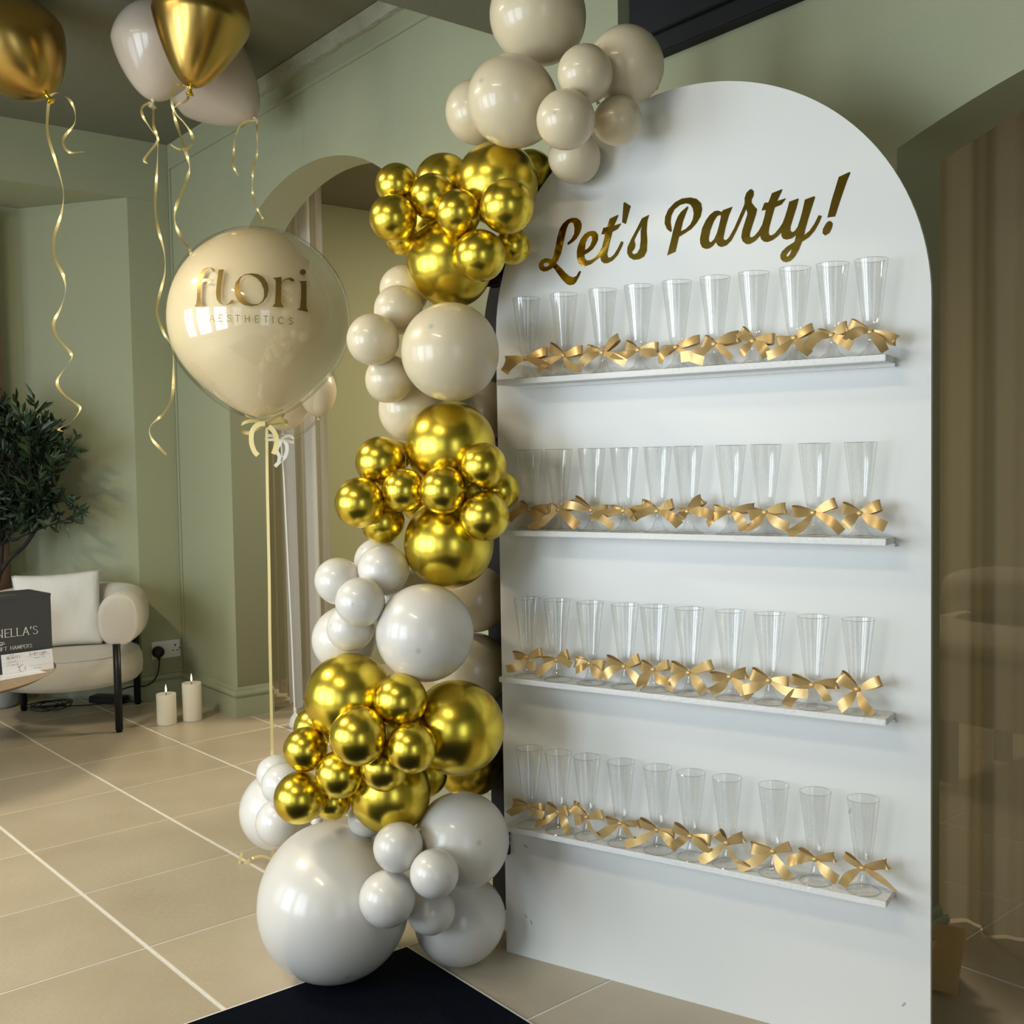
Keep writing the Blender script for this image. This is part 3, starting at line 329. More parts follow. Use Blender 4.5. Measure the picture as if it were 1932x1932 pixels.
# rough plaster cornice, cracked along its lower edge
bm = bmesh.new(); n = 60; top = []; bot = []
for i in range(n+1):
    x = -5.52 + (2.18)*i/n; j = rnd.uniform(-.006, .006)
    top.append((x, CEIL-.004)); bot.append((x, 3.475 + j))
vs_ = []; 
for x, z in top: vs_ += [(x, -.055, z), (x, -.001, z)]
nb = len(vs_)
for x, z in bot: vs_ += [(x, -.03 + rnd.uniform(-.004, .004), z), (x, -.001, z)]
fs_ = []
for i in range(n): a, b, c, d = 2*i, 2*i+2, nb+2*i+2, nb+2*i; fs_ += [(a, b, c, d), (a+1, d+1, c+1, b+1), (d, c, c+1, d+1), (a, a+1, b+1, b)]
fs_ += [(0, nb, nb+1, 1), (2*n, 2*n+1, nb+2*n+1, nb+2*n)]
tag(mesh('trim_4', vs_, fs_, M['plaster']), kind='structure')
# picture-frame moulding round the wall panel
bm = bmesh.new()
bx(bm, -6.765, -3.8, -.012, -.001, 3.375, 3.397, .003); bx(bm, -6.765, -6.748, -.007, -.001, .171, 3.375, .002)
tag(bmobj('trim_5', bm, M['wall']), kind='structure')
# brown timber post at the far left of the recess, with its black channel
tag(box('trim_6', -7.44, -7.36, -.99, -.895, 0, 3.12, M['brownpost']), kind='structure')
tag(box('trim_7', -7.44, -7.40, -.895, -.883, 0, 1.7, M['black']), kind='structure')
# skirting board with torus moulding
PROF = [(0, .176), (.005, .172), (.008, .163), (.013, .160), (.026, .156), (.033, .145), (.034, .135), (.028, .124), (.018, .119), (.020, .114), (.026, .111), (.026, .0)]
def skirting(name, path):
    """path runs with the room on its right-hand side"""
    n = len(path); rows = []
    for i, q in enumerate(path):
        q = Vector(q); d0 = (q - Vector(path[i-1])).normalized() if i else None; d1_ = (Vector(path[i+1]) - q).normalized() if i < n-1 else None
        n0 = Vector((d0.y, -d0.x)) if d0 else None; n1 = Vector((d1_.y, -d1_.x)) if d1_ else None
        if n0 and n1: nn = (n0+n1).normalized(); nn = nn/max(.3, nn.dot(n0))
        else: nn = n0 or n1
        rows.append([(q.x + nn.x*o_, q.y + nn.y*o_, z) for o_, z in PROF])
    k = len(PROF); V = [v for r in rows for v in r]; F_ = [(i*k+j, i*k+j+1, (i+1)*k+j+1, (i+1)*k+j) for i in range(n-1) for j in range(k-1)]
    F_ += [tuple(range(k)), tuple(range((n-1)*k, n*k))[::-1]]
    return tag(mesh(name, V, F_, M['trim']), kind='structure')
skirting('baseboard_back', [(XL, 0), (-5.96, 0), (-5.96, .22)])
skirting('baseboard_left', [(-7.49, -2.6), (-7.471, -.731), (XL, -.267), (XL, 0)])
skirting('baseboard_middle', [(-3.90, 0), (-1.64, 0), (-1.64, .22)])
# back room
bm = bmesh.new()
bx(bm, XL-.12, XL, .221, 5.1, 0, 3.32); bx(bm, XL-.12, XR, 5.0, 5.1, 0, 3.32); bx(bm, XR-.12, XR, .221, 5.0, 0, 3.32)
tag(bmobj('wall_back_room', bm, M['wall2']), kind='structure')
tag(box('ceiling_back_room', XL-.12, XR, .221, 5.1, 3.321, 3.42, M['ceiling']), kind='structure')

# ---------------------------------------------------------------- tiled floor
fl = tag(box('floor', -7.8, XR+.12, YF-.15, 5.1, -.06, -.0025, M['grout']), kind='structure')
th = radians(2.5); ex, ey = Vector((cos(th), sin(th), 0)), Vector((-sin(th), cos(th), 0)); TA, TB = .5627, .5659; org = Vector((-6.1105, -1.0776, 0))
def tile_mesh(name, w_, h_):
    bm = bmesh.new(); b_ = .0015
    for z, o_ in ((-.008, 0), (-.0015, 0), (0, b_)):
        for sx, sy in ((-1, -1), (1, -1), (1, 1), (-1, 1)): bm.verts.new((sx*(w_/2-o_), sy*(h_/2-o_), z))
    bm.verts.ensure_lookup_table(); v = bm.verts
    for r in (0, 4):
        for i in range(4): bm.faces.new((v[r+i], v[r+(i+1) % 4], v[r+4+(i+1) % 4], v[r+4+i]))
    bm.faces.new(v[8:12]); me = bpy.data.meshes.new(name); bm.to_mesh(me); bm.free(); me.materials.append(M['tile']); return me
tm = tile_mesh('tile', TA-.0085, TB-.013)
far = bmesh.new()
for j in range(-4, 16):
    for i in range(-8, 12):
        c_ = org + ex*TA*(j+.5) + ey*TB*(i+.5)
        if not (-7.75 < c_.x < XR and YF < c_.y < 5): continue
        # the tiles the camera can see are single objects
        d_ = c_ - Vector(CAM_POS); dz = d_.dot(CAM_F); seen = dz > .6 and abs(d_.dot(CAM_R))/dz < .62 and c_.y < 1.3
        if seen and c_.x > -7.7 and abs(c_.y+1) < 2.6:
            o = link('tile', tm, None, fl); o.location = c_; o.rotation_euler = (0, 0, th)
        else: far.from_mesh(tm); bmesh.ops.transform(far, matrix=Matrix.Translation(c_) @ Matrix.Rotation(th, 4, 'Z'), verts=far.verts[-12:] if False else list(far.verts)[-12:])
tag(bmobj('floor_tiles', far, M['tile'], fl), kind='stuff')

# ---------------------------------------------------------------- curtains
def curtain(name, x0, x1, y, z0, z1, folds, amp, m_, parent=None, seed=0, drift=0.0):
    r_ = random.Random(seed); n = int((x1-x0)/.012)+2; nz = 14; ph = r_.uniform(0, 6); V = []; F_ = []
    for k in range(nz+1):
        t = k/nz; z = z1 + (z0-z1)*t
        for i in range(n+1):
            u = i/n; a = amp*(.55+.45*t)
            V.append((x0 + (x1-x0)*u + drift*t + .006*sin(9*u+2*t), y + a*sin(2*pi*folds*u + ph + .5*sin(5*u)) + .35*a*sin(2*pi*folds*2.3*u + 1.3*ph + t), z + (.012*sin(7*u+ph) if k == nz else 0)))
    for k in range(nz):
        for i in range(n): F_.append((k*(n+1)+i, k*(n+1)+i+1, (k+1)*(n+1)+i+1, (k+1)*(n+1)+i))
    return mesh(name, V, F_, m_, parent, True)
cu = empty('curtain', (-5.85, .42, 0), label='pair of grey sheer and white voile drapes inside the left archway', cat='curtain')
def cpar(o, p_): o.parent = p_; o.matrix_parent_inverse = p_.matrix_world.inverted() if False else Matrix.Translation(-Vector(p_.location)); return o
cpar(curtain('sheer_panel', -6.75, -5.64, .46, .03, 3.30, 9, .02, M['sheer'], seed=1), cu)
cpar(curtain('white_panel', -6.05, -5.89, .36, .02, 3.30, 1.3, .010, M['voile'], seed=2, drift=.04), cu)
cpar(curtain('white_panel', -5.81, -5.645, .38, .02, 3.30, 1.4, .012, M['voile'], seed=3, drift=.03), cu)
c2 = tag(curtain('curtain', -4.36, -3.94, .40, .02, 3.28, 6, .022, M['voile'], seed=4), 'white voile drape half hidden behind the balloon column', 'curtain')
c3 = tag(curtain('curtain', -1.98, .8, .52, .02, 3.28, 17, .030, M['voile2'], seed=5), 'long olive-brown sheer curtain filling the right archway', 'curtain')
bm = bmesh.new(); tube(bm, [(-6.78, .44, 3.305), (2.15, .44, 3.305)], .009, 8)
tag(bmobj('curtain_rail', bm, M['metal']), 'slim black curtain rail above both archways in the back room', 'curtain rail')

# treatment couch seen dimly through the right curtain
co = empty('treatment_couch', (-1.75, 2.15, 0), label='pale treatment couch seen dimly through the right-hand curtain', cat='couch')
def local(o, p_): o.parent = p_; return o
bm = bmesh.new(); bx(bm, -.95, .95, -.34, .34, .56, .74, .05); bmobj('mattress', bm, M['linenbed'], co, True)
bm = bmesh.new(); bx(bm, -.97, .97, -.355, .355, .30, .57, .01); bmobj('drape', bm, M['linenbed'], co)
bm = bmesh.new(); soft_box(bm, .25, .24, .10, .6, 12); bmesh.ops.translate(bm, verts=bm.verts, vec=(-.66, 0, .86)); bmobj('head_pillow', bm, M['linenbed'], co, True)
for sx in (-1, 1):
    for sy in (-1, 1): box('leg', sx*.8-.03, sx*.8+.03, sy*.25-.03, sy*.25+.03, 0, .3, M['metal'], co)
# ================================================================ ARCHED DISPLAY BOARD
bd, bn = Vector((cos(BOARD_YAW), sin(BOARD_YAW), 0)), Vector((sin(BOARD_YAW), -cos(BOARD_YAW), 0))
BM_ = Matrix.Translation(Vector(BOARD_BL)) @ Matrix(((bd.x, 0, bn.x, 0), (bd.y, 0, bn.y, 0), (0, 1, 0, 0), (0, 0, 0, 1)))   # local x along, y up, z towards the room
BZ = Matrix.Translation(Vector(BOARD_BL)) @ Matrix.Rotation(BOARD_YAW, 4, 'Z')       # local x along, y away from the room, z up
def arch(w_, zs, r_, x0=0):
    return [(x0, 0), (x0+w_, 0)] + [(x0 + w_/2 + w_/2*cos(t), zs + r_*sin(t)) for t in [pi*i/64 for i in range(65)]]
board = empty('arched_board', BOARD_BL, BOARD_YAW, label='tall white arched party board with four shelves of flutes', cat='display board')
pm = poly_mesh('panel', [arch(1.222, 1.85, .612)], .018, M['white'], None, 0); pm.matrix_world = Matrix.Translation((0, 0, 0)); pm.parent = board
pm.rotation_euler = (pi/2, 0, 0); pm.location = (0, .009, 0)
bk = poly_mesh('backing_frame', [arch(1.20, 1.86, .60)], .022, M['backing'], board); bk.rotation_euler = (pi/2, 0, 0); bk.location = (-.215, .262, 0)
for z in (.5, 1.4): box('spacer', .1, .9, .0185, .2505, z, z+.04, M['backing'], board)
SHZ = [1.7195, 1.2885, .8610, .4225]
for k, z in enumerate(SHZ):
    x0 = (.056, .05, .047, .05)[k]
    bm = bmesh.new(); bx(bm, x0, 1.139, -.0885, -.0004, z-.0155, z, .0015)
    for v in bm.verts: v.co.y += rnd.uniform(-.0006, .0006)
    bmobj('shelf', bm, M['shelfw'], board)
    bm = bmesh.new(); bx(bm, x0+.04, 1.142, -.012, -.0004, z-.024, z-.0156); bmobj('shelf_batten', bm, M['shelfw'], board)
# small scuffs in the paint low on the panel
for (x, z, a) in [(.075, .338, .5), (.09, .11, 1.1), (.07, .125, .9), (1.16, .14, 2.2), (1.03, .60, 1.9)]:
    bm = bmesh.new(); lathe(bm, [(0, .0005), (.006, .0004), (.008, 0)], 10); bmesh.ops.scale(bm, vec=(1, .35, 1), verts=bm.verts)
    o = bmobj('scuff', bm, M['scuff'], board); o.rotation_euler = (pi/2, a, 0); o.location = (x, -.0002, z)
# vinyl lettering: each letter cut out on its own
let = empty('lettering', BOARD_BL, BOARD_YAW, label="mirrored gold vinyl lettering reading Let's Party! across the board", cat='lettering')
for nm, loops in PARTY:
    o = poly_mesh('letter' if nm not in ('apostrophe', 'excl', 'dot') else ('apostrophe' if nm == 'apostrophe' else 'exclamation_mark'), loops, .0008, M['foil'], let)
    o.rotation_euler = (pi/2, 0, 0); o.location = (0, -.0006, 0)
# black spring clamps gripping the board's left edge
def clamp(z, label):
    t = empty('clamp', BOARD_BL, BOARD_YAW, label=label, cat='clamp')
    bm = bmesh.new(); bx(bm, -.03, .022, -.013, -.001, z, z+.03, .002); bx(bm, -.03, .022, -.013, -.001, z+.036, z+.052, .002); bx(bm, -.03, .022, -.015, -.001, z+.056, z+.075, .002); bmobj('jaw', bm, M['rubber'], t)
    box('back_jaw', -.03, .018, .0195, .03, z, z+.075, M['rubber'], t, .002); box('spine', -.040, -.0305, -.015, .03, z+.005, z+.07, M['rubber'], t, .002)
clamp(.305, 'black clamp gripping the board edge just below the bottom shelf')
clamp(2.002, 'black clamp on the board edge beside the upper gold balloons')

# ---------------------------------------------------------------- champagne flutes with satin bows
FR, FH = .0385, .228
def flute_meshes():
    bm = bmesh.new(); lathe(bm, [(FR*1.03, .0006), (FR*1.02, .0016), (FR*.75, .005), (FR*.42, .016), (FR*.24, .034), (FR*.17, .052), (FR*.165, .0595)], 32)
    foot = bpy.data.meshes.new('foot'); bm.to_mesh(foot); bm.free(); foot.materials.append(M['flute'])
    bm = bmesh.new(); lathe(bm, [(0, .0605), (FR*.14, .0605), (FR*.2, .062), (FR*.36, .066), (FR*.47, .073), (FR*.53, .083), (FR*.60, .100), (FR*.80, .165), (FR, FH)], 32)
    bowl = bpy.data.meshes.new('bowl'); bm.to_mesh(bowl); bm.free(); bowl.materials.append(M['flute'])
    def ring(r, z, t_):
        b2 = bmesh.new(); n = 40
        tube(b2, [(r*cos(2*pi*i/n), r*sin(2*pi*i/n), z) for i in range(n+1)], t_, 5, False); me = bpy.data.meshes.new('ring'); b2.to_mesh(me); b2.free(); me.materials.append(M['rim']); return me
    for me in (foot, bowl): me.polygons.foreach_set('use_smooth', [True]*len(me.polygons))
    return foot, bowl, ring(FR, FH, .00045), ring(FR*1.03, .0008, .0005)
foot, bowl, rimr, footr = flute_meshes()
ORD = ['first', 'second', 'third', 'fourth', 'fifth', 'sixth', 'seventh', 'eighth', 'ninth', 'tenth']
SHN = ['top shelf', 'second shelf down', 'third shelf down', 'bottom shelf']
def V3(x, z, y): return Vector((x, y, z))
def make_bow(par, L, R, TL, TR, rr, W=.028):
    """knot at the origin; L,R loop tips and TL,TR tail ends as (x,z) in the board plane"""
    bow = empty('bow', (0, 0, .0575)); bow.parent = par
    bm = bmesh.new(); soft_box(bm, .0085, .0075, .0065, .7, 7); bmesh.ops.translate(bm, verts=bm.verts, vec=(0, -.006, 0)); bmobj('knot', bm, M['satin'], bow, True)
    bm = bmesh.new(); n = 20; tube(bm, [(.0088*cos(2*pi*i/n), .0088*sin(2*pi*i/n), 0) for i in range(n+1)], .0022, 6, False); bmobj('ribbon_band', bm, M['satin'], bow, True)
    for (x, z) in (L, R):
        d = Vector((x, 0, z)); ln = max(d.length, .018); d.normalize(); tw = rr.uniform(-.7, .7); y0 = -.007
        perp = Vector((-d.z, 0, d.x)); nrm = Vector((0, -1, 0)); op = rr.uniform(.0065, .011)
        path = []; n = 26
        for i in range(n+1):
            a = 2*pi*i/n; u = (1-cos(a))/2; s_ = sin(a)
            path.append(d*(ln*(u**.8)*(1.0)) + nrm*(op*s_*(.35+.65*u)) + Vector((0, y0 - .004*u, 0)) + perp*(.003*s_*u + .0))
        wv = lambda t, p_=perp, q=nrm, a_=tw: p_*cos(a_*sin(pi*t)) + q*sin(a_*sin(pi*t))
        wd = lambda t, W_=W*rr.uniform(.85, 1.1): .005 + (W_-.005)*min(1, (sin(pi*t)**.75)*1.12)
        strip('ribbon_loop', path, wv, wd, M['satin'], bow)
    for (x, z) in (TL, TR):
        e = Vector((x, 0, z)); z_end = max(e.z, -.054); e.z = z_end if e.length < .2 else e.z
        side = Vector((-e.z, 0, e.x)).normalized(); bend = rr.uniform(-.010, .012)*(1 if x > 0 else -1); n = 12
        path = []
        for i in range(n+1):
            t = i/n; path.append(e*t + side*bend*sin(pi*t) + Vector((0, -.008 - .012*sin(pi*t*.8) - (.012*t), 0)))
        a0 = rr.uniform(-.9, .9); perp = side
        wv = lambda t, p_=perp, a_=a0: p_*cos(a_*t) + Vector((0, -1, 0))*sin(a_*t)
        wd = lambda t, W_=W*rr.uniform(.8, 1.0): .005 + (W_-.005)*min(1, t*2.2)
        strip('ribbon_tail', path, wv, wd, M['satin'], bow)
DROOP = {}
for r in range(4):
    for k, e in enumerate(FLUTES[r]):
        rr = random.Random(100*r + k)
        where = 'flute, ' + ORD[k] + ' from left on the ' + SHN[r]
        lp = max(e[2], e[4]); tall = 'upturned' if lp > .03 else ('wide' if abs(e[1])+abs(e[3]) > .085 else 'level')
        extra = ', %s gold satin bow' % tall
        t = empty('champagne_flute', BZ @ Vector((e[0], -.045, SHZ[r]+.0003)), BOARD_YAW + 0, label='clear ' + where + extra, cat='champagne flute', group='champagne flutes on the ' + SHN[r])
        f_ = link('foot', foot, None, t); link('foot_rim', footr, None, f_)
        b_ = link('bowl', bowl, None, t); link('rim', rimr, None, b_)
        make_bow(t, (e[1], e[2]), (e[3], e[4]), (e[5], e[6]), (e[7], e[8]), rr)

# ================================================================ BALLOONS
def balloon_mesh(name, m_, tap, stretch):
    bm = bmesh.new(); n = 28; prof = []
    for i in range(n+1):
        a = pi*i/n; q = (1-cos(a))/2
        prof.append((max(0, sin(a)*(1 - tap*q*q)) if 0 < i < n else 0, cos(a)*(1 + stretch*q)))
    lathe(bm, prof, 44); bmesh.ops.recalc_face_normals(bm, faces=bm.faces)
    me = bpy.data.meshes.new(name); bm.to_mesh(me); bm.free(); me.materials.append(m_); me.polygons.foreach_set('use_smooth', [True]*len(me.polygons)); return me
def knot_mesh(m_):
    bm = bmesh.new(); lathe(bm, [(.07, .03), (.035, -.03), (.03, -.06), (.045, -.09), (.075, -.13), (.085, -.15), (.07, -.152), (.03, -.11), (0, -.10)], 14)
    me = bpy.data.meshes.new('knot'); bm.to_mesh(me); bm.free(); me.materials.append(m_); me.polygons.foreach_set('use_smooth', [True]*len(me.polygons)); return me
BMESH = {k: (balloon_mesh('balloon_skin', M[v], .06, .05), knot_mesh(M[v])) for k, v in dict(g='gold', s='sand', w='sand_daylit', p='pearl').items()}
def view(dx, dy):
    k = max(0, 1-dx*dx-dy*dy); return CAM_R*dx + CAM_U*dy - CAM_F*sqrt(k)
TIPS = dict(b3=(-.65, .15), c3=(-.6, .15), c4=(-.33, .38), d3=(-.15, 0), d5=(-.05, -.25), f5=(-.65, -.42), f4=(.62, .12), f3=(.4, .22), b5=(-.42, -.08), i2=(-.1, .1), h9=(0, -.9), d4=(-.7, .2))
BL_ = dict(
 b1='largest sand balloon at the very top of the garland', b2='sand balloon at top right overlapping the black beam', b3='big sand balloon over the left shoulder of the arch', b4='small sand balloon touching the top-right big one',
 b5='small sand balloon at the centre of the top cluster', b6='small sand balloon furthest right against the white board', b7='small sand balloon lowest of the top cluster on the board', b8='sand balloon peeking out left of the big top one',
 g1='large chrome gold balloon directly under the sand top cluster', g2='chrome gold balloon mostly hidden behind the upper gold cluster', g3='small chrome gold balloon at upper left of the upper gold cluster', g4='small gold balloon in the shade between upper-left gold ones',
 g5='small chrome gold balloon furthest left in the upper gold cluster', g6='small chrome gold balloon in the middle of the upper gold cluster', g7='chrome gold balloon left of the letter L, facing the room', g8='largest chrome gold balloon of the upper cluster',
 g9='small chrome gold balloon resting on the largest upper gold one', g10='gold balloon tucked against the board just under the L-side one', g11='sliver of gold balloon under the leftmost upper gold one', g12='shaded gold balloon edge behind the arch shoulder',
 c1='sand balloon hidden behind the largest upper gold balloon', c2='sand balloon above the leftmost sand one, beside the lettered bubble', c3='small sand balloon furthest left, nearest the lettered bubble balloon', c4='largest sand balloon at the level of the top shelf',
 c5='small sand balloon below the one beside the lettered bubble', c6='shaded sand balloon above the middle gold cluster on its left', c7='dark shaded sand balloon behind the board edge below the top shelf',
 h1='large chrome gold balloon on top of the middle gold cluster', h2='chrome gold balloon at upper left of the middle gold cluster', h3='chrome gold balloon furthest left in the middle gold cluster', h4='small gold balloon left of centre in the middle gold row',
 h5='small gold balloon at the centre of the middle gold row', h6='gold balloon at upper right of the middle gold cluster', h7='gold balloon at the left end of the second shelf', h8='gold balloon pressed beside the first flute of the second shelf',
 h9='large chrome gold balloon at the bottom of the middle cluster', h10='shaded gold balloon below the leftmost middle gold one', h11='dark gold balloon hidden behind the middle cluster',
 d1='pale sand balloon uppermost of the lower pale cluster', d2='pale sand balloon furthest left of the lower pale cluster, by the curtain', d3='pale sand balloon in front at the middle of the lower pale cluster', d4='pale balloon just below the front one of the lower pale cluster',
 d5='largest pale balloon at the level of the third shelf', d6='pale balloon behind, left of the lower pale cluster', d7='pale grey balloon peeking above the lower pale cluster', d8='grey shaded balloon behind the board edge above the third shelf', d9='grey shaded balloon behind the board edge at the third shelf',
 e1='large chrome gold balloon at upper left of the lowest gold cluster', e2='gold balloon between the two large lowest gold ones', e3='gold balloon foremost in the lowest gold cluster', e4='gold balloon right of the foremost one in the lowest gold cluster',
 e5='large chrome gold balloon against the board between the two lower shelves', e6='gold balloon at the far left edge of the lowest gold cluster', e7='gold balloon below and left of the foremost gold one', e8='gold balloon tucked below the foremost gold pair',
 e9='lowest gold balloon on the left, in front of the white floor cluster', e10='small shaded gold balloon behind the lowest left gold one', e11='large gold balloon resting on the biggest white balloon', e12='dark gold balloon behind the board edge above the bottom shelf', e13='gold balloon edge behind the upper left large gold one',
 f1='giant pale sand balloon standing on the navy carpet corner', f2='small white balloon uppermost of the bottom four', f3='big white balloon at the left end of the bottom shelf', f4='small white balloon at the right of the bottom four',
 f5='small white balloon against the right side of the giant one', f6='small white balloon lowest of the bottom four', f7='big white balloon on the floor beside the board foot', f8='sliver of white balloon above the giant one behind gold',
 g13='dark gold filler balloon seen in the gap of the upper gold cluster', h12='dark gold filler balloon behind the middle gold row', h13='small gold balloon in the gap right of the middle gold row', e14='gold filler balloon behind the foremost lowest gold one',
 e15='gold filler balloon in the shade right of the lowest cluster', d10='pale filler balloon in the shade behind the lower pale cluster', c8='sand filler balloon squeezed between the large sand and gold ones', f9='white filler balloon in the shade behind the bottom four',
 i0='largest pearl-white balloon of the floor bunch behind the column', i1='top pearl-white balloon of the floor bunch', i2='front pearl-white balloon under the top one in the floor bunch', i3='lowest pearl-white balloon of the floor bunch')
GRP = dict(b='sand balloons at the top of the garland', g='upper gold balloon cluster', c='sand balloons beside the top shelf', h='middle gold balloon cluster', d='pale balloons beside the third shelf', e='lowest gold balloon cluster', f='white balloons at the foot of the garland', i='white balloon bunch on the floor')
for nm, col, x, y, z, r_ in BALLS:
    c_ = Vector((x, y, z)); rr = random.Random(nm)
    if nm in TIPS: ax = view(*TIPS[nm])
    else:
        a = rr.uniform(0, 2*pi); ax = view(.80*cos(a), .80*sin(a)) if col != 'g' else view(.7*cos(a), .7*sin(a))
    if nm == 'f1': ax = view(.3, -.7)
    o = link('balloon', BMESH[col][0]); o.location = c_; o.scale = (r_, r_, r_); o.rotation_euler = ax.to_track_quat('Z', 'Y').to_euler()
    if nm == 'b3': o.scale = (r_*.94, r_*.94, r_*1.0)
    tag(o, BL_[nm], 'balloon', GRP[nm[0]])
    k = link('knot', BMESH[col][1], None, o); k.location = (0, 0, -1.04)
# helium balloons against the ceiling
def helium(hb, skin, kn, label, col):
    c_, r_, tail = Vector(hb[0]), hb[1], Vector(hb[2]); ax = (c_ - tail).normalized()
    bm = bmesh.new(); n = 30; prof = []; L_ = (c_-tail).length/r_
    for i in range(n+1):
        a = pi*i/n; q = (1-cos(a))/2; s_ = max(0, (q-.5)*2)
        prof.append((sin(a)*(1-.30*s_) if 0 < i < n else 0, cos(a)*(1 + (L_-1.08)*s_*1.0)))
    lathe(bm, prof, 48); bmesh.ops.recalc_face_normals(bm, faces=bm.faces)
    o = bmobj('helium_balloon', bm, M[skin], None, True); o.location = c_; o.scale = (r_,)*3; o.rotation_euler = ax.to_track_quat('Z', 'Y').to_euler()
    tag(o, label, 'balloon', 'helium balloons floating at the ceiling')
    k = link('knot', BMESH[kn][1], None, o); k.location = (0, 0, -(L_-1.08) - 1.0)
    return o
H = [helium(HB1, 'goldshade', 'g', 'gold balloon at the ceiling in the far left corner', 0), helium(HB2, 'blush', 's', 'blush-white balloon at the ceiling left of the gold one', 0),
     helium(HB3, 'goldshade', 'g', 'gold balloon at the ceiling between the two pale ones', 0), helium(HB4, 'blush', 's', 'blush-white balloon at the ceiling furthest right, behind the gold one', 0)]
RW = CAM_R*.55 + CAM_F*.35
def curl(key, width, m_, par, name='curling_ribbon', tw=9, dens=5):
    pts = smooth_path(STRIPS[key], dens); nn = len(pts)
    # real curl: the ribbon also winds towards and away from the viewer
    pts = [q - CAM_F*(.015*sin(i*.18)) for i, q in enumerate(pts)]
    o = strip(name, pts, lambda t: CAM_R*cos(1.05*sin(tw*t)) + CAM_F*sin(1.05*sin(tw*t)), width, m_, None)
    if par: o.parent = par; bpy.context.view_layer.update(); o.matrix_parent_inverse = par.matrix_world.inverted()
    return o
bpy.context.view_layer.update()
for i, (a, b) in enumerate((('rb1', 'rb1b'), ('rb2', 'rb2b'), ('rb3', 'rb3b'), ('rb4', 'rb4b'))):
    curl(a, .0125, M['curl'], H[i], tw=26); curl(b, .0115, M['curl'], H[i], tw=11)

# ---------------------------------------------------------------- lettered bubble balloon
FC = Vector(FLORI_C)
fb = empty('bubble_balloon', FC, label='big clear bubble balloon over beige, lettered flori AESTHETICS in gold', cat='balloon')
def bub(scale_, drop, tap, name, m_, par, seg=64):
    bm = bmesh.new(); n = 40; prof = []
    for i in range(n+1):
        a = pi*i/n; s_ = max(0, -cos(a)); prof.append((FLORI_R*scale_*sin(a)*(1-tap*s_**3) if 0 < i < n else 0, FLORI_R*scale_*cos(a)*(1 + drop*s_**4)))
    lathe(bm, prof, seg); bmesh.ops.recalc_face_normals(bm, faces=bm.faces)
    return bmobj(name, bm, m_, par, True)
bub(1.0, .10, .13, 'clear_skin', M['bubble'], fb); bub(.968, .095, .20, 'inner_balloon', M['champagne'], fb)
FLU = -Vector(CAM_F)   # direction from the balloon to the viewer, used for its local frame
FRt = Vector((0.62484, 0.78076, 0)).normalized(); FUp = Vector((0, 0, 1)); FN = FRt.cross(FUp)
def on_bubble(x, y, off=.0025):
    # the decal wraps the side of the balloon that was turned to the photographer
    rr_ = FLORI_R + off; o_ = Vector(CAM_POS) - FC; d = (CAM_R*x + CAM_U*y - o_).normalized()
    b_ = o_.dot(d); return o_ + d*(-b_ - sqrt(max(0, b_*b_ - o_.dot(o_) + rr_*rr_)))
def wrap_letters(name, loops, m_, par):
    o = poly_mesh(name, loops, 0, m_, None); me = o.data; bm = bmesh.new(); bm.from_mesh(me)
    xs_ = [v.co.x for v in bm.verts]; ys_ = [v.co.y for v in bm.verts]
    for lo, hi, nrm, ax_ in ((min(xs_), max(xs_), (1, 0, 0), 0), (min(ys_), max(ys_), (0, 1, 0), 1)):
        t = lo + .010
        while t < hi:
            bmesh.ops.bisect_plane(bm, geom=bm.verts[:]+bm.edges[:]+bm.faces[:], plane_co=(t, 0, 0) if ax_ == 0 else (0, t, 0), plane_no=nrm); t += .010
    for v in bm.verts: v.co = on_bubble(v.co.x, v.co.y)
    bm.to_mesh(me); bm.free(); o.parent = par; return o
for g in FLORI: wrap_letters('letter', g, M['foil2'], fb)
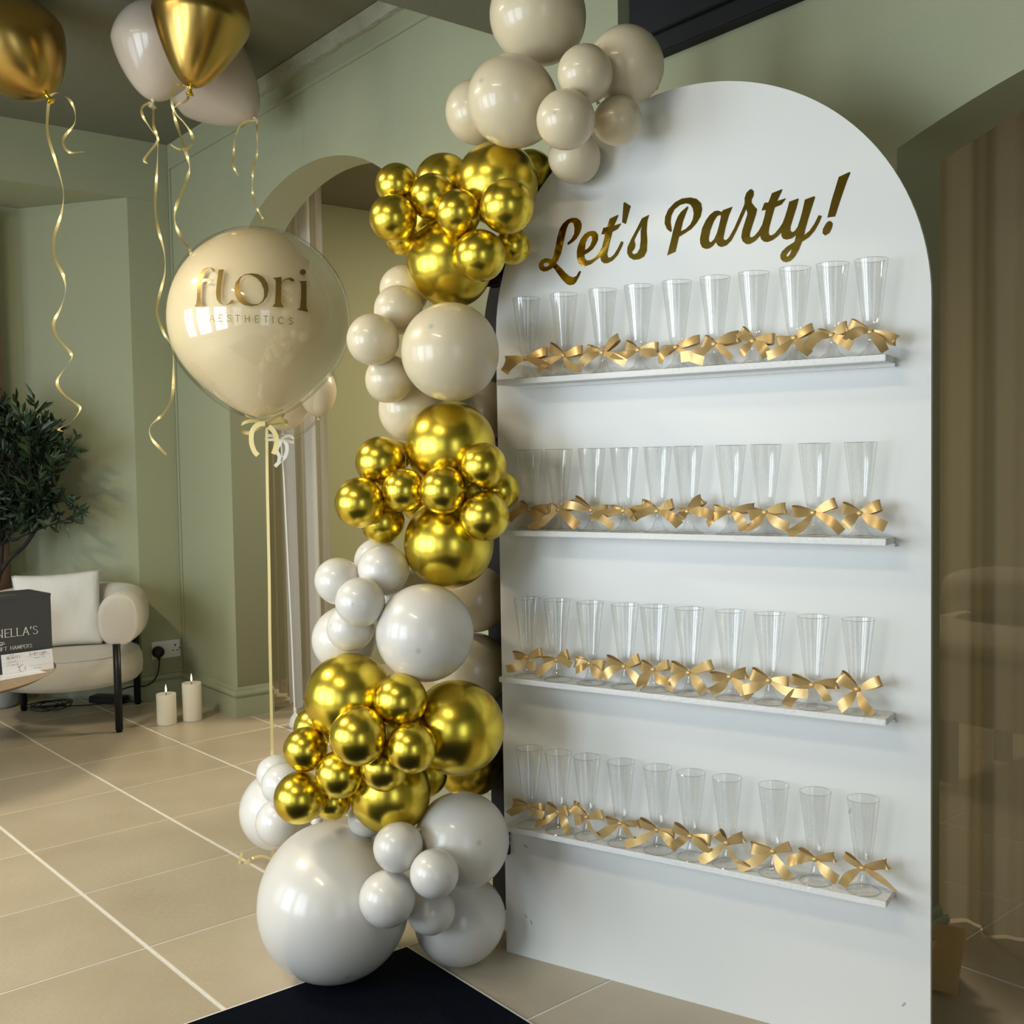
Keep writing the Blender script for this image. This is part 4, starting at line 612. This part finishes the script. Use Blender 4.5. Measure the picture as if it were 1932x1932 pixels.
GLY = {
 'A': ([[(0, 0), (.35, 1), (.7, 0)], [(.13, .35), (.57, .35)]], .7), 'E': ([[(.5, 0), (0, 0), (0, 1), (.5, 1)], [(0, .52), (.42, .52)]], .5),
 'S': ([[(.54, .84), (.42, .97), (.27, 1), (.1, .93), (.04, .77), (.12, .62), (.3, .53), (.47, .43), (.56, .26), (.5, .08), (.3, 0), (.12, .03), (0, .16)]], .56),
 'T': ([[(0, 1), (.64, 1)], [(.32, 1), (.32, 0)]], .64), 'H': ([[(0, 0), (0, 1)], [(.62, 0), (.62, 1)], [(0, .52), (.62, .52)]], .62), 'I': ([[(0, 0), (0, 1)]], 0),
 'C': ([[(.7, .82), (.55, .96), (.38, 1), (.16, .92), (.02, .7), (0, .5), (.04, .27), (.18, .07), (.38, 0), (.56, .04), (.7, .18)]], .7),
 'N': ([[(0, 0), (0, 1), (.62, 0), (.62, 1)]], .62), 'L': ([[(0, 1), (0, 0), (.48, 0)]], .48), 'G': ([[(.7, .82), (.55, .96), (.38, 1), (.16, .92), (.02, .7), (0, .5), (.04, .27), (.18, .07), (.38, 0), (.58, .04), (.7, .14), (.7, .45), (.45, .45)]], .7),
 'F': ([[(0, 0), (0, 1), (.5, 1)], [(0, .52), (.4, .52)]], .5), 'M': ([[(0, 0), (.06, 1), (.4, .15), (.74, 1), (.8, 0)]], .8), 'P': ([[(0, 0), (0, 1), (.3, 1), (.46, .93), (.5, .76), (.44, .58), (.28, .5), (0, .5)]], .5),
 'R': ([[(0, 0), (0, 1), (.3, 1), (.46, .93), (.5, .76), (.44, .58), (.28, .5), (0, .5)], [(.25, .5), (.58, 0)]], .58), 'B': ([[(0, 0), (0, 1), (.28, 1), (.42, .9), (.42, .62), (.26, .53), (0, .53)], [(.26, .53), (.46, .43), (.5, .25), (.42, .06), (.26, 0), (0, 0)]], .5),
 'U': ([[(0, 1), (0, .28), (.1, .06), (.3, 0), (.5, .06), (.6, .28), (.6, 1)]], .6), 'Y': ([[(0, 1), (.3, .48), (.6, 1)], [(.3, .48), (.3, 0)]], .6), 'D': ([[(0, 0), (0, 1), (.3, 1), (.55, .85), (.64, .5), (.55, .15), (.3, 0), (0, 0)]], .64),
 "'": ([[(.06, 1), (0, .74)]], .06), ' ': ([], .3)}
def stroke_text(text, x, y, h, wd, gap, fn, serif=False):
    """polyline capitals -> quads; fn maps (x, y) to a 3-D point"""
    V, F_ = [], []
    def quad(a, b, w_):
        d = Vector((b[0]-a[0], b[1]-a[1])); 
        if d.length < 1e-6: return
        d.normalize(); n_ = Vector((-d.y, d.x))*w_/2; e_ = d*w_*.35; k = len(V); steps = 3
        for s_ in range(steps+1):
            t = s_/steps; cx, cy = a[0]+(b[0]-a[0])*t, a[1]+(b[1]-a[1])*t; ee = (-e_ if s_ == 0 else (e_ if s_ == steps else Vector((0, 0))))
            V.append(fn(cx+n_.x+ee.x, cy+n_.y+ee.y)); V.append(fn(cx-n_.x+ee.x, cy-n_.y+ee.y))
        for s_ in range(steps): F_.append((k+2*s_, k+2*s_+1, k+2*s_+3, k+2*s_+2))
    for ch in text:
        strokes, w_ = GLY[ch]
        for s_ in strokes:
            q = [(x+u*h, y+v*h) for u, v in s_]
            for a, b in zip(q, q[1:]):
                vert = abs(b[0]-a[0]) < .45*abs(b[1]-a[1]); quad(a, b, wd*(1.0 if vert or not serif else .55))
            if serif and ch not in "S'CG":
                for (u, v), (px_, py_) in ((s_[0], q[0]), (s_[-1], q[-1])):
                    if v in (0, 1): quad((px_-h*.09, py_), (px_+h*.09, py_), wd*.45)
        x += w_*h + gap
    return V, F_
V, F_ = [], []
for ch, gx, gy in AESTH:
    v_, f_ = stroke_text(ch, gx - GLY[ch][1]*AESTH_H*.5, gy, AESTH_H*.98, .0024, 0, on_bubble); k = len(V); V += v_; F_ += [tuple(i+k for i in q) for q in f_]
mesh('small_lettering', V, F_, M['foil2'], fb)
bm = bmesh.new(); lathe(bm, [(.028, .02), (.012, 0), (.010, -.006), (.016, -.014), (.021, -.022), (0, -.018)], 14); kn = bmobj('neck', bm, M['bubble'], fb, True); kn.location = (0.005, 0, -FLORI_R*1.115)
def strand(key, width, m_, par, name, wv=None, dens=5, wf=None):
    pts = smooth_path(STRIPS[key], dens)
    o = strip(name, pts, wv or CAM_R, width, m_, None); o.parent = par; o.matrix_parent_inverse = Matrix.Translation(-Vector(par.location)); return o
for key in ('f1', 'f2', 'f3', 'f4', 'f5'): strand(key, .017, M['curl'], fb, 'bow_ribbon', wv=(lambda t: CAM_U*.8 + CAM_F*.6) if key in ('f1', 'f3', 'f5') else CAM_R)
strand('fs', .0105, M['curl'], fb, 'ribbon_string'); strand('ft', .010, M['curl'], fb, 'ribbon_end', wv=lambda t: CAM_R*.8 + CAM_U*.45)
# second bubble balloon, further away under the arch
bc, br = BUBBLE2
b2 = empty('bubble_balloon', bc, label='smaller clear bubble with beige balloons inside, behind the lettered one', cat='balloon')
bm = bmesh.new(); n = 32; prof = [((br*sin(pi*i/n)*(1-.2*max(0, -cos(pi*i/n))**3)) if 0 < i < n else 0, br*cos(pi*i/n)*(1+.12*max(0, -cos(pi*i/n))**4)) for i in range(n+1)]
lathe(bm, prof, 48); bmesh.ops.recalc_face_normals(bm, faces=bm.faces); bmobj('clear_skin', bm, M['bubble'], b2, True)
for c_, r_ in INNER2:
    o = link('inner_balloon', BMESH['s'][0], None, b2); o.location = Vector(c_) - Vector(bc); o.scale = (r_*.95,)*3
    if r_ < .12: o.scale = (r_, r_, r_*1.25)
    k = link('knot', BMESH['s'][1], None, o); k.location = (0, 0, -1.05)
for key in ('w1', 'w2', 'w3', 'w4'): strand(key, .020, M['whiteribbon'], b2, 'bow_ribbon', wv=(lambda t: CAM_U*.8 + CAM_F*.6) if key in ('w1', 'w2') else CAM_R)
strand('s2', .008, M['whiteribbon'], b2, 'ribbon_string')
wt = empty('balloon_weight', (-5.50, .135, 0), label='small white balloon weight on the floor under the archway', cat='balloon weight')
bm = bmesh.new(); lathe(bm, [(0, 0), (.034, 0), (.036, .02), (.028, .055), (.012, .075), (.006, .085), (0, .087)], 16); bmobj('body', bm, M['whiteribbon'], wt, True)
bm = bmesh.new(); n = 16; tube(bm, [(.014*cos(2*pi*i/n), 0, .10 + .014*sin(2*pi*i/n)) for i in range(n+1)], .003, 6, False); bmobj('loop', bm, M['whiteribbon'], wt, True)
# ================================================================ FURNITURE AND SMALL THINGS ON THE LEFT
ch_c, ch_f, ch_s = Vector((-6.61, -.765, 0)), Vector((.889, -.457, 0)), Vector((.457, .889, 0))
ch = empty('armchair', ch_c, math.atan2(ch_f.y, ch_f.x), label='cream tub armchair with rolled arms and black legs in the alcove', cat='chair')
# local frame: +x forward, +y to the right-hand side of the picture
def sweep(bm, path, sec, segs=28):
    """sec(t) -> (half width, half height); section upright"""
    n = len(path); rings = []
    for i, p_ in enumerate(path):
        T = (path[min(i+1, n-1)] - path[max(i-1, 0)]); T.z = 0; T.normalize(); N = Vector((-T.y, T.x, 0)); a, b = sec(i/(n-1))
        rings.append([bm.verts.new(p_ + N*a*math.copysign(abs(cos(2*pi*k/segs))**.85, cos(2*pi*k/segs)) + Vector((0, 0, b*math.copysign(abs(sin(2*pi*k/segs))**.85, sin(2*pi*k/segs))))) for k in range(segs)])
    for a, b in zip(rings, rings[1:]):
        for k in range(segs): bm.faces.new((a[k], a[(k+1) % segs], b[(k+1) % segs], b[k]))
    bm.faces.new(rings[0][::-1]); bm.faces.new(rings[-1])
ctrl = [(.43, .345), (.40, .345), (.25, .352), (.08, .355), (-.10, .335), (-.24, .26), (-.325, .13), (-.345, 0)]
ctrl = ctrl + [(x, -y) for x, y in ctrl[-2::-1]]
pth = [Vector((q.x, q.y, .632)) for q in smooth_path([(x, y, 0) for x, y in ctrl], 7)]; ln = len(pth)
def arm_sec(t):
    e = min(t, 1-t)*ln; k = min(1, e/7.0); k = sqrt(max(0, 1-(1-k)**2)); return (.02 + .088*k, .03 + .117*k)
bm = bmesh.new(); sweep(bm, pth, arm_sec); bmobj('back_and_arms', bm, M['boucle'], ch, True)
for s_ in (-1, 1):   # piped seam near each arm end
    bm = bmesh.new(); n = 32; i0 = 11; q = pth[i0 if s_ > 0 else ln-1-i0]
    tube(bm, [(q.x, q.y + .1085*cos(2*pi*k/n), q.z + .1475*sin(2*pi*k/n)) for k in range(n+1)], .003, 5, False); bmobj('piping', bm, M['boucle'], ch, True)
bm = bmesh.new(); lathe(bm, [(0, .225), (.33, .225), (.385, .235), (.41, .265), (.415, .32), (.41, .37), (.395, .40), (.37, .415), (.30, .424), (0, .428)], 56)
bmobj('seat', bm, M['boucle'], ch, True)
bm = bmesh.new(); n = 56; tube(bm, [(.395*cos(2*pi*k/n), .395*sin(2*pi*k/n), .403) for k in range(n+1)], .003, 5, False); bmobj('seat_piping', bm, M['boucle'], ch, True)
for x, y in ((.42, .335), (.42, -.335), (-.31, .335), (-.31, -.335)):
    bm = bmesh.new(); top = .50; lathe(bm, [(0, 0), (.017, 0), (.017, .012), (.021, .013), (.021, top), (0, top)], 18); o = bmobj('leg', bm, M['metal'], ch); o.location = (x, y, 0)
    for pf in o.data.polygons: pf.use_smooth = abs(pf.normal.z) < .5
# scatter cushion leaning on the back
def cushion(name, sx, sy, depth, m_):
    """square cushion in the local XZ plane, pinched corners"""
    n = 22; V, F_ = [], []; rr = random.Random(3)
    for side in (-1, 1):
        for i in range(n+1):
            for j in range(n+1):
                u, v = 2*i/n-1, 2*j/n-1; e = (1-u*u)*(1-v*v); pin = 1 - .07*(1-abs(u)**2)*(abs(v)**3); pin2 = 1 - .07*(1-abs(v)**2)*(abs(u)**3)
                wr = .006*sin(7*u+3*v)*e + .008*sin(4*v-5*u+1)*e
                V.append((u*sx/2*pin2, side*(depth/2*e**.42 + wr*(e > .02)), v*sy/2*pin))
    K_ = (n+1)**2
    for s_ in (0, 1):
        for i in range(n):
            for j in range(n):
                a = s_*K_ + i*(n+1)+j; q = (a, a+1, a+n+2, a+n+1); F_.append(q if s_ == 0 else q[::-1])
    bm = bmesh.new(); vv = [bm.verts.new(v) for v in V]
    for q in F_: bm.faces.new([vv[i] for i in q])
    bmesh.ops.remove_doubles(bm, verts=bm.verts, dist=2e-4); return bmobj(name, bm, m_, None, True)
cs = cushion('cushion', .50, .46, .13, M['linen']); cs.location = (-6.71, -.79, .645); cs.rotation_euler = (radians(-14), radians(-2), math.atan2(ch_f.y, ch_f.x) + pi/2 + .12)
tag(cs, 'plain white square cushion leaning on the armchair back', 'cushion')
# round oak coffee table, cut by the left edge of the frame
tb = empty('coffee_table', (-5.70, -1.86, 0), label='round oak coffee table with chamfered edge at the left edge', cat='table')
bm = bmesh.new(); lathe(bm, [(0, .498), (.70, .498), (.735, .515), (.74, .52)], 80); bmobj('edge', bm, M['woodedge'], tb, False)
bm = bmesh.new(); lathe(bm, [(0, .4985), (.73, .5165), (.742, .5185), (.742, .52), (0, .52)], 80); bmobj('table_top', bm, M['wood'], tb)
bm = bmesh.new(); lathe(bm, [(.0, 0), (.28, 0), (.28, .012), (.05, .03), (.04, .05), (.04, .48), (.16, .497), (0, .4975)], 40); bmobj('pedestal', bm, M['metal'], tb, True)
# hamper box
bxh = empty('hamper_box', (-5.472, -1.168, .5205), radians(96.08-90), label="charcoal gift hamper box lettered NELLA'S GIFT HAMPERS", cat='box')
# local: +x = out of the front face, -y = along the front to the left of the picture
BH, BW, BD = .362, .36, .27
bm = bmesh.new(); bx(bm, -BD, 0, -BW, 0, 0, BH, .0015); bmobj('carton', bm, M['card'], bxh)
bm = bmesh.new(); bx(bm, -BD-.001, .0012, -BW-.001, .0012, BH-.012, BH+.002, .001); bmobj('lid', bm, M['card'], bxh)
def face(x, y): return (.0017, x, y)
SB = .231/94   # metres per picture pixel on the box front
def fx(px): return (px - 98.5)*SB*1.0
V, F_ = stroke_text("ELLA'S", fx(9.5), .175, .0375, .0042, .0092, face, True); v2, f2 = stroke_text("N", fx(9.5)-.036, .175, .0375, .0042, .01, face, True); k = len(V); V += v2; F_ += [tuple(i+k for i in q) for q in f2]
mesh('name_lettering', V, F_, M['print'], bxh)
V, F_ = stroke_text("HAMPERS", fx(19), .113, .0165, .0024, .0045, face, True); v2, f2 = stroke_text("GIFT", fx(19)-.062, .113, .0165, .0024, .0045, face, True); k = len(V); V += v2; F_ += [tuple(i+k for i in q) for q in f2]
mesh('small_lettering', V, F_, M['print'], bxh)
bm = bmesh.new(); n = 24
tube(bm, [(.0018, fx(3)+.013*cos(2*pi*i/n), .147+.006*sin(2*pi*i/n)) for i in range(n+1)], .0009, 5, False); tube(bm, [(.0018, fx(0)+.010*cos(2*pi*i/n), .146+.008*sin(2*pi*i/n)) for i in range(n+1)], .0009, 5, False)
tube(bm, smooth_path([(.0018, fx(-1)-.02, .150), (.0018, fx(1), .143), (.0018, fx(5), .150)], 5), .0009, 5); bmobj('flourish', bm, M['print'], bxh)
V, F_ = stroke_text("GIFT HAMPERS", -.30, -.10, .016, .0024, .006, lambda x, y: (y, x, BH+.0028), True); mesh('lid_lettering', V, F_, M['print'], bxh)
# gift card propped against the box, and a second card lying flat
gc = empty('gift_card', (-5.455, -1.175, .5207), radians(96.08-90), label='white gift voucher leaning against the hamper box', cat='card')
lean = radians(8); CWd, CHt = .238, .097
def cardpt(x, y, off=0): return (.001 + off + (CHt-y)*sin(lean), x, y*cos(lean) + .0)
rollc = radians(2)
def cp(x, y, off=.0007): return cardpt(x*cos(rollc)-y*sin(rollc)*0, y, off)
V = [cp(-CWd, 0, 0), cp(0, 0, 0), cp(0, CHt, 0), cp(-CWd, CHt, 0)]; V = V + [(v[0]-.0006, v[1], v[2]) for v in V]
mesh('sheet', V, [(0, 1, 2, 3), (7, 6, 5, 4), (0, 4, 5, 1), (1, 5, 6, 2), (2, 6, 7, 3), (3, 7, 4, 0)], M['paper'], gc)
V, F_ = stroke_text("BEAUTY", -.212, .072, .013, .0014, .003, cp, True)
for tx, x, y, h in (("A GIFT CARD", -.108, .079, .010),):
    v2, f2 = stroke_text(tx, x, y, h, .0012, .0022, cp, True); k = len(V); V += v2; F_ += [tuple(i+k for i in q) for q in f2]
def scrib(x0, x1, y, seed, amp=.0022, w_=.0007):
    global V, F_
    rr = random.Random(seed); n = int(abs(x1-x0)/.0035); pts = [(x0+(x1-x0)*i/n, y + rr.uniform(-amp, amp)) for i in range(n+1)]
    for a, b in zip(pts, pts[1:]):
        if rr.random() < .2: continue
        k = len(V); V += [cp(a[0], a[1]-w_), cp(b[0], b[1]-w_), cp(b[0], b[1]+w_), cp(a[0], a[1]+w_)]; F_.append((k, k+1, k+2, k+3))
for i, (a, b, y) in enumerate([(-.212, -.165, .060), (-.215, -.16, .046), (-.098, -.035, .063), (-.095, -.06, .016), (-.20, -.18, .092), (-.06, -.04, .072), (-.172, -.155, .032)]): scrib(a, b, y, i)
for a, b, y in [(-.235, -.135, .055), (-.235, -.135, .041), (-.12, -.01, .074), (-.115, -.01, .028), (-.235, -.15, .006)]: scrib(a, b, y, 50, 0, .0003)
for i in range(26):
    a = 2*pi*i/26; rr = random.Random(i); r0 = .016*rr.uniform(.75, 1.1); x, y = -.148 + r0*cos(a), .022 + r0*sin(a); scrib(x-.002, x+.002, y, 80+i, .001, .0008)
mesh('print', V, F_, M['ink'], gc)
fc = empty('note_card', (-5.36, -1.35, .5205), label='white handwritten card lying flat on the coffee table', cat='card')
pts = [(-5.478, -1.25), (-5.361, -1.228), (-5.297, -1.447), (-5.43, -1.50)]
V = [(x+5.36, y+1.35, 0) for x, y in pts] + [(x+5.36, y+1.35, .0007) for x, y in pts]
mesh('sheet', V, [(3, 2, 1, 0), (4, 5, 6, 7), (0, 1, 5, 4), (1, 2, 6, 5), (2, 3, 7, 6), (3, 0, 4, 7)], M['paper'], fc)
V, F_ = [], []; rr = random.Random(4)
for ln_ in range(3):
    x0, y0 = -.05 + ln_*.035, .085
    for i in range(34):
        if rr.random() < .25: continue
        y = y0 - i*.0055; x = x0 + (y0-y)*.25 + rr.uniform(-.004, .004); k = len(V)
        V += [(x, y, .0009), (x+.004, y, .0009), (x+.004, y-.0035, .0009), (x, y-.0035, .0009)]; F_.append((k, k+3, k+2, k+1))
mesh('handwriting', V, F_, M['ink'], fc)

# ---------------------------------------------------------------- candles
def candle(x, y, r_, h, label):
    t = empty('candle', (x, y, 0), label=label, cat='candle', group='pillar candles on the floor')
    bm = bmesh.new(); lathe(bm, [(0, 0), (r_*.96, 0), (r_, .006), (r_, h-.004), (r_*.985, h), (r_*.90, h-.001), (r_*.8, h-.007), (0, h-.010)], 40); bmobj('wax', bm, M['wax'], t, True)
    bm = bmesh.new(); tube(bm, [(0, 0, h-.012), (0, 0, h+.008)], .0022, 6); bmobj('wick', bm, M['rubber'], t)
    bm = bmesh.new(); lathe(bm, [(0, h+.004), (.006, h+.012), (.0085, h+.022), (.006, h+.036), (.002, h+.050), (0, h+.056)], 12); bmesh.ops.scale(bm, vec=(1, .6, 1), verts=bm.verts); bmobj('flame', bm, M['flame'], t, True)
candle(-6.085, -.385, .0555, .178, 'shorter ivory pillar candle with a flame, left of the pair'); candle(-6.075, -.235, .0555, .222, 'taller ivory pillar candle with a flame, nearer the wall')

# ---------------------------------------------------------------- socket, plug and cable
so = empty('wall_socket', (XL, -.112, .314), label='white double wall socket with one black plug', cat='socket')
bm = bmesh.new(); bx(bm, .0005, .010, -.094, .094, -.056, .056, .003); bmobj('plate', bm, M['plastic'], so)
for y in (-.018, .012):
    bm = bmesh.new(); bx(bm, .010, .0145, y-.007, y+.007, .004, .032, .001); bmobj('switch', bm, M['plastic'], so)
for y, z, a, b in ((.058, .022, .004, .007), (.044, -.012, .007, .003), (.072, -.012, .007, .003)): box('pin_hole', .0098, .0105, y-a, y+a, z-b, z+b, M['rubber'], so)
for y in (-.088, .088): box('screw', .0098, .0108, y-.004, y+.004, -.004, .004, M['rubber'], so)
pg = empty('plug', (XL+.0105, -.17, .305), label='black plug and cable in the left half of the wall socket', cat='plug')
bm = bmesh.new(); lathe(bm, [(0, .038), (.030, .036), (.036, .026), (.038, 0), (0, 0)], 24); bmesh.ops.rotate(bm, verts=bm.verts, matrix=Matrix.Rotation(pi/2, 3, 'Y')); bmobj('body', bm, M['rubber'], pg, True)
bm = bmesh.new(); tube(bm, smooth_path([(.018, 0, -.02), (.02, .002, -.07), (.022, -.01, -.13), (.03, -.045, -.18), (.04, -.10, -.20), (.05, -.19, -.19), (.05, -.27, -.21), (.06, -.33, -.28)], 6), [.011]*4+[.0048]*39, 8); bmobj('cable', bm, M['rubber'], pg, True)
# lead and adapter on the floor below the chair
cbl = empty('extension_lead', (-6.93, -.62, 0), label='coil of thin black cable on the floor under the armchair', cat='cable')
bm = bmesh.new(); rr = random.Random(8); pts = []
for i in range(70):
    a = i*.62; r0 = .07 + .035*sin(i*.37); pts.append((-.02 + r0*cos(a)*1.0, -.17 + r0*sin(a)*1.3, .006 + .035*abs(sin(i*.21))))
pts += [(.02, .0, .006), (.06, .12, .006), (.08, .25, .006)]
tube(bm, smooth_path(pts, 3), .0032, 6); bmobj('cable', bm, M['rubber'], cbl, True)
ad = empty('power_adapter', (-6.90, -.45, 0), .6, label='flat black power block on the floor behind the chair legs', cat='adapter')
bm = bmesh.new(); bx(bm, -.12, .12, -.045, .045, 0, .045, .006); bmobj('case', bm, M['rubber'], ad)
bm = bmesh.new(); tube(bm, smooth_path([(.12, 0, .02), (.17, .02, .01), (.2, .08, .006), (.15, .14, .006)], 5), .004, 6); bmobj('lead', bm, M['rubber'], ad, True)

# ---------------------------------------------------------------- artificial olive tree
TX, TY = -7.27, -1.02
tr = empty('olive_tree', (TX, TY, 0), label='dark green potted olive tree in the alcove behind the armchair', cat='tree')
bm = bmesh.new(); lathe(bm, [(0, 0), (.10, 0), (.118, .02), (.135, .10), (.14, .20), (.142, .24), (.13, .245), (.125, .21), (0, .21)], 36); bmobj('pot', bm, M['pot'], tr, True)
bm = bmesh.new(); lathe(bm, [(0, .222), (.06, .220), (.122, .214)], 24); bmobj('soil', bm, M['soil'], tr)
def tw(pt): return Vector(pt)
CR = Vector((.33, .08, 1.53))       # crown centre, local
r2_, u2_, f2_ = Vector((.625, .78, 0)), Vector((0, 0, 1)), Vector((-.78, .625, 0))
def rel(dx, dy, dd=0): return CR + r2_*dx*.00325 - u2_*dy*.00325 + f2_*dd
bm = bmesh.new()
tube(bm, smooth_path([(0, 0, .2), (.02, -.02, .5), (-.01, .01, .72), (.05, .03, .86), (.03, .05, 1.02), (.08, .06, 1.25)], 5), [.026 - .0004*i for i in range(26)], 10)
tube(bm, smooth_path([(.03, .02, .82), (.09, .08, .93), (.13, .17, 1.02), (.22, .24, 1.17), (.26, .27, 1.3)], 5), [.017 - .0004*i for i in range(21)], 8)
bmobj('trunk', bm, M['bark'], tr, True)
leafv = [(0, 0, 0), (.010, .018, .002), (.013, .040, .001), (.009, .066, -.004), (0, .088, -.010), (-.009, .066, -.004), (-.013, .040, .001), (-.010, .018, .002), (0, .018, -.003), (0, .040, -.004), (0, .066, -.008)]
leaff = [(0, 1, 8), (0, 8, 7), (1, 2, 9, 8), (7, 8, 9, 6), (2, 3, 10, 9), (6, 9, 10, 5), (3, 4, 10), (5, 10, 4)]
def leafmesh(m_):
    me = bpy.data.meshes.new('leaf'); me.from_pydata(leafv, [], leaff); me.materials.append(m_); return me
lm, lm2 = leafmesh(M['leaf']), leafmesh(M['leaf2'])
rt = random.Random(21)
ends = [(132, -25), (120, -45), (126, 95), (100, 118), (112, 62), (118, 100), (70, 100), (45, 105), (85, 45), (60, 20), (95, -5), (35, 70), (10, 95)]
ends = [rel(x, y, rt.uniform(-.18, .02)) for x, y in ends]
for i in range(150):
    while True:
        v = Vector((rt.uniform(-1, 1), rt.uniform(-1, 1), rt.uniform(-1, 1)))
        if v.length < 1 and v.length > .25: break
    q = CR + Vector((-.02, -.02, .02)) + r2_*v.x*.36 + u2_*v.z*.46 + f2_*v.y*.24
    if q.x + TX < -7.42: q.x = -7.42 - TX
    # keep clear of the splayed wall
    nx, ny = -.566, .826; dd = (q.x+TX+7.471)*nx + (q.y+TY+.731)*ny
    if dd > -.06: q.x -= nx*(dd+.06); q.y -= ny*(dd+.06)
    ends.append(q)
twb = bmesh.new(); leaves = []
roots = [Vector((.08, .06, 1.2)), Vector((.24, .25, 1.24)), Vector((.05, .05, 1.02)), Vector((.20, .20, 1.13))]
for q in ends:
    rt0 = min(roots, key=lambda a: (a-q).length) if rt.random() < .75 else rt.choice(roots)
    mid = (rt0+q)/2 + Vector((rt.uniform(-.04, .04), rt.uniform(-.04, .04), rt.uniform(-.01, .07)))
    p3 = smooth_path([rt0, mid, q], 5); n = len(p3); tube(twb, p3, [.006*(1-i/n)+.0014 for i in range(n)], 5)
    L_ = (q-rt0).length; cnt = 13
    for i in range(cnt):
        s_ = 1 - (i/cnt)*min(1, .30/max(L_, .01)); j = max(1, min(n-1, int(round(s_*(n-1))))); T = (p3[j]-p3[j-1]).normalized()
        fr = s_*(n-1); j0 = int(min(n-2, fr)); base = p3[j0].lerp(p3[j0+1], fr-j0)
        side = T.orthogonal().normalized(); side.rotate(Matrix.Rotation(rt.uniform(0, 2*pi), 3, T)); dr = (T*rt.uniform(.5, 1.1) + side*.75 + Vector((0, 0, rt.uniform(-.1, .25)))).normalized()
        leaves.append((base, dr, rt.uniform(.75, 1.15), rt.uniform(0, 2*pi)))
bmobj('twigs', twb, M['bark'], tr, True)
camv = Vector(CAM_POS) - Vector((TX, TY, 0))
leaves.sort(key=lambda l: (l[0]-camv).length)
allm = bmesh.new()
def lmat(l):
    b, d, s_, a = l; z = d.orthogonal().normalized(); z.rotate(Matrix.Rotation(a, 3, d)); x = d.cross(z)
    R_ = Matrix(((x.x, d.x, z.x), (x.y, d.y, z.y), (x.z, d.z, z.z))).to_4x4(); return Matrix.Translation(b) @ R_ @ Matrix.Scale(s_, 4)
for i, l in enumerate(leaves):
    if i < 300:
        o = link('leaf', lm2 if i % 9 == 0 else lm, None, tr); o.matrix_local = lmat(l)
    else:
        mm = lmat(l); vv = [allm.verts.new(mm @ Vector(v)) for v in leafv]
        for f_ in leaff: allm.faces.new([vv[k] for k in f_])
tag(bmobj('foliage', allm, M['leaf'], tr), kind='stuff')
ol = bmesh.new()
for i in range(9):
    q = ends[i]*.85 + CR*.15; bmesh.ops.create_uvsphere(ol, u_segments=8, v_segments=6, radius=.011, matrix=Matrix.Translation(q) @ Matrix.Diagonal((1, 1, 1.4, 1)))
bmobj('olives', ol, M['rubber'], tr, True)

# ---------------------------------------------------------------- navy entrance carpet
mt = empty('entrance_mat', (-2.74, -.912, 0), label='navy blue entrance carpet under the giant white balloon', cat='mat')
bm = bmesh.new(); bx(bm, 0, 2.6, -2.4, 0, .0003, .006, .002); bmobj('pile', bm, M['mat_'], mt)
bm = bmesh.new(); bx(bm, -.006, 2.606, 0, .006, .0003, .0045); bx(bm, -.006, 0, -2.4, 0, .0003, .0045); bmobj('edging', bm, M['grout'], mt)
# ---------------------------------------------------------------- brown fibreboard shelf piece lying behind the board
md = empty('fibreboard_offcut', (0, 0, 0), label='brown fibreboard piece propped on the floor behind the board\'s right foot', cat='fibreboard')
c4 = [Vector(q) for q in MDF]; c4 = [c4[0] + (c4[0]-c4[1])*.35, c4[1], c4[2], c4[3] + (c4[3]-c4[2])*2.0]
V = [tuple(q) for q in c4] + [(q.x, q.y, q.z-.018) for q in c4]
mesh('sheet', V, [(0, 1, 2, 3), (7, 6, 5, 4), (0, 4, 5, 1), (1, 5, 6, 2), (2, 6, 7, 3), (3, 7, 4, 0)], M['mdf'], md)
box('batten', c4[0].x+.02, c4[0].x+.06, c4[0].y-.05, c4[0].y-.01, .0005, c4[0].z-.03, M['mdf'], md)
# ---------------------------------------------------------------- ceiling lamps (behind the camera's view; their light is set at the top)
for x, y in ((-1.5, -3.3), (-4.2, -3.0)):
    t = empty('ceiling_light', (x, y, 3.42), label='slim ceiling batten light ' + ('above the display' if x > -2 else 'above the seating area'), cat='ceiling light')
    bm = bmesh.new(); bx(bm, -.58, .58, -.07, .07, .02, .118, .004); bmobj('housing', bm, M['frame'], t)
    bm = bmesh.new(); bx(bm, -.56, .56, -.055, .055, .0, .0195, .004); bmobj('diffuser', bm, M['lampw'], t)
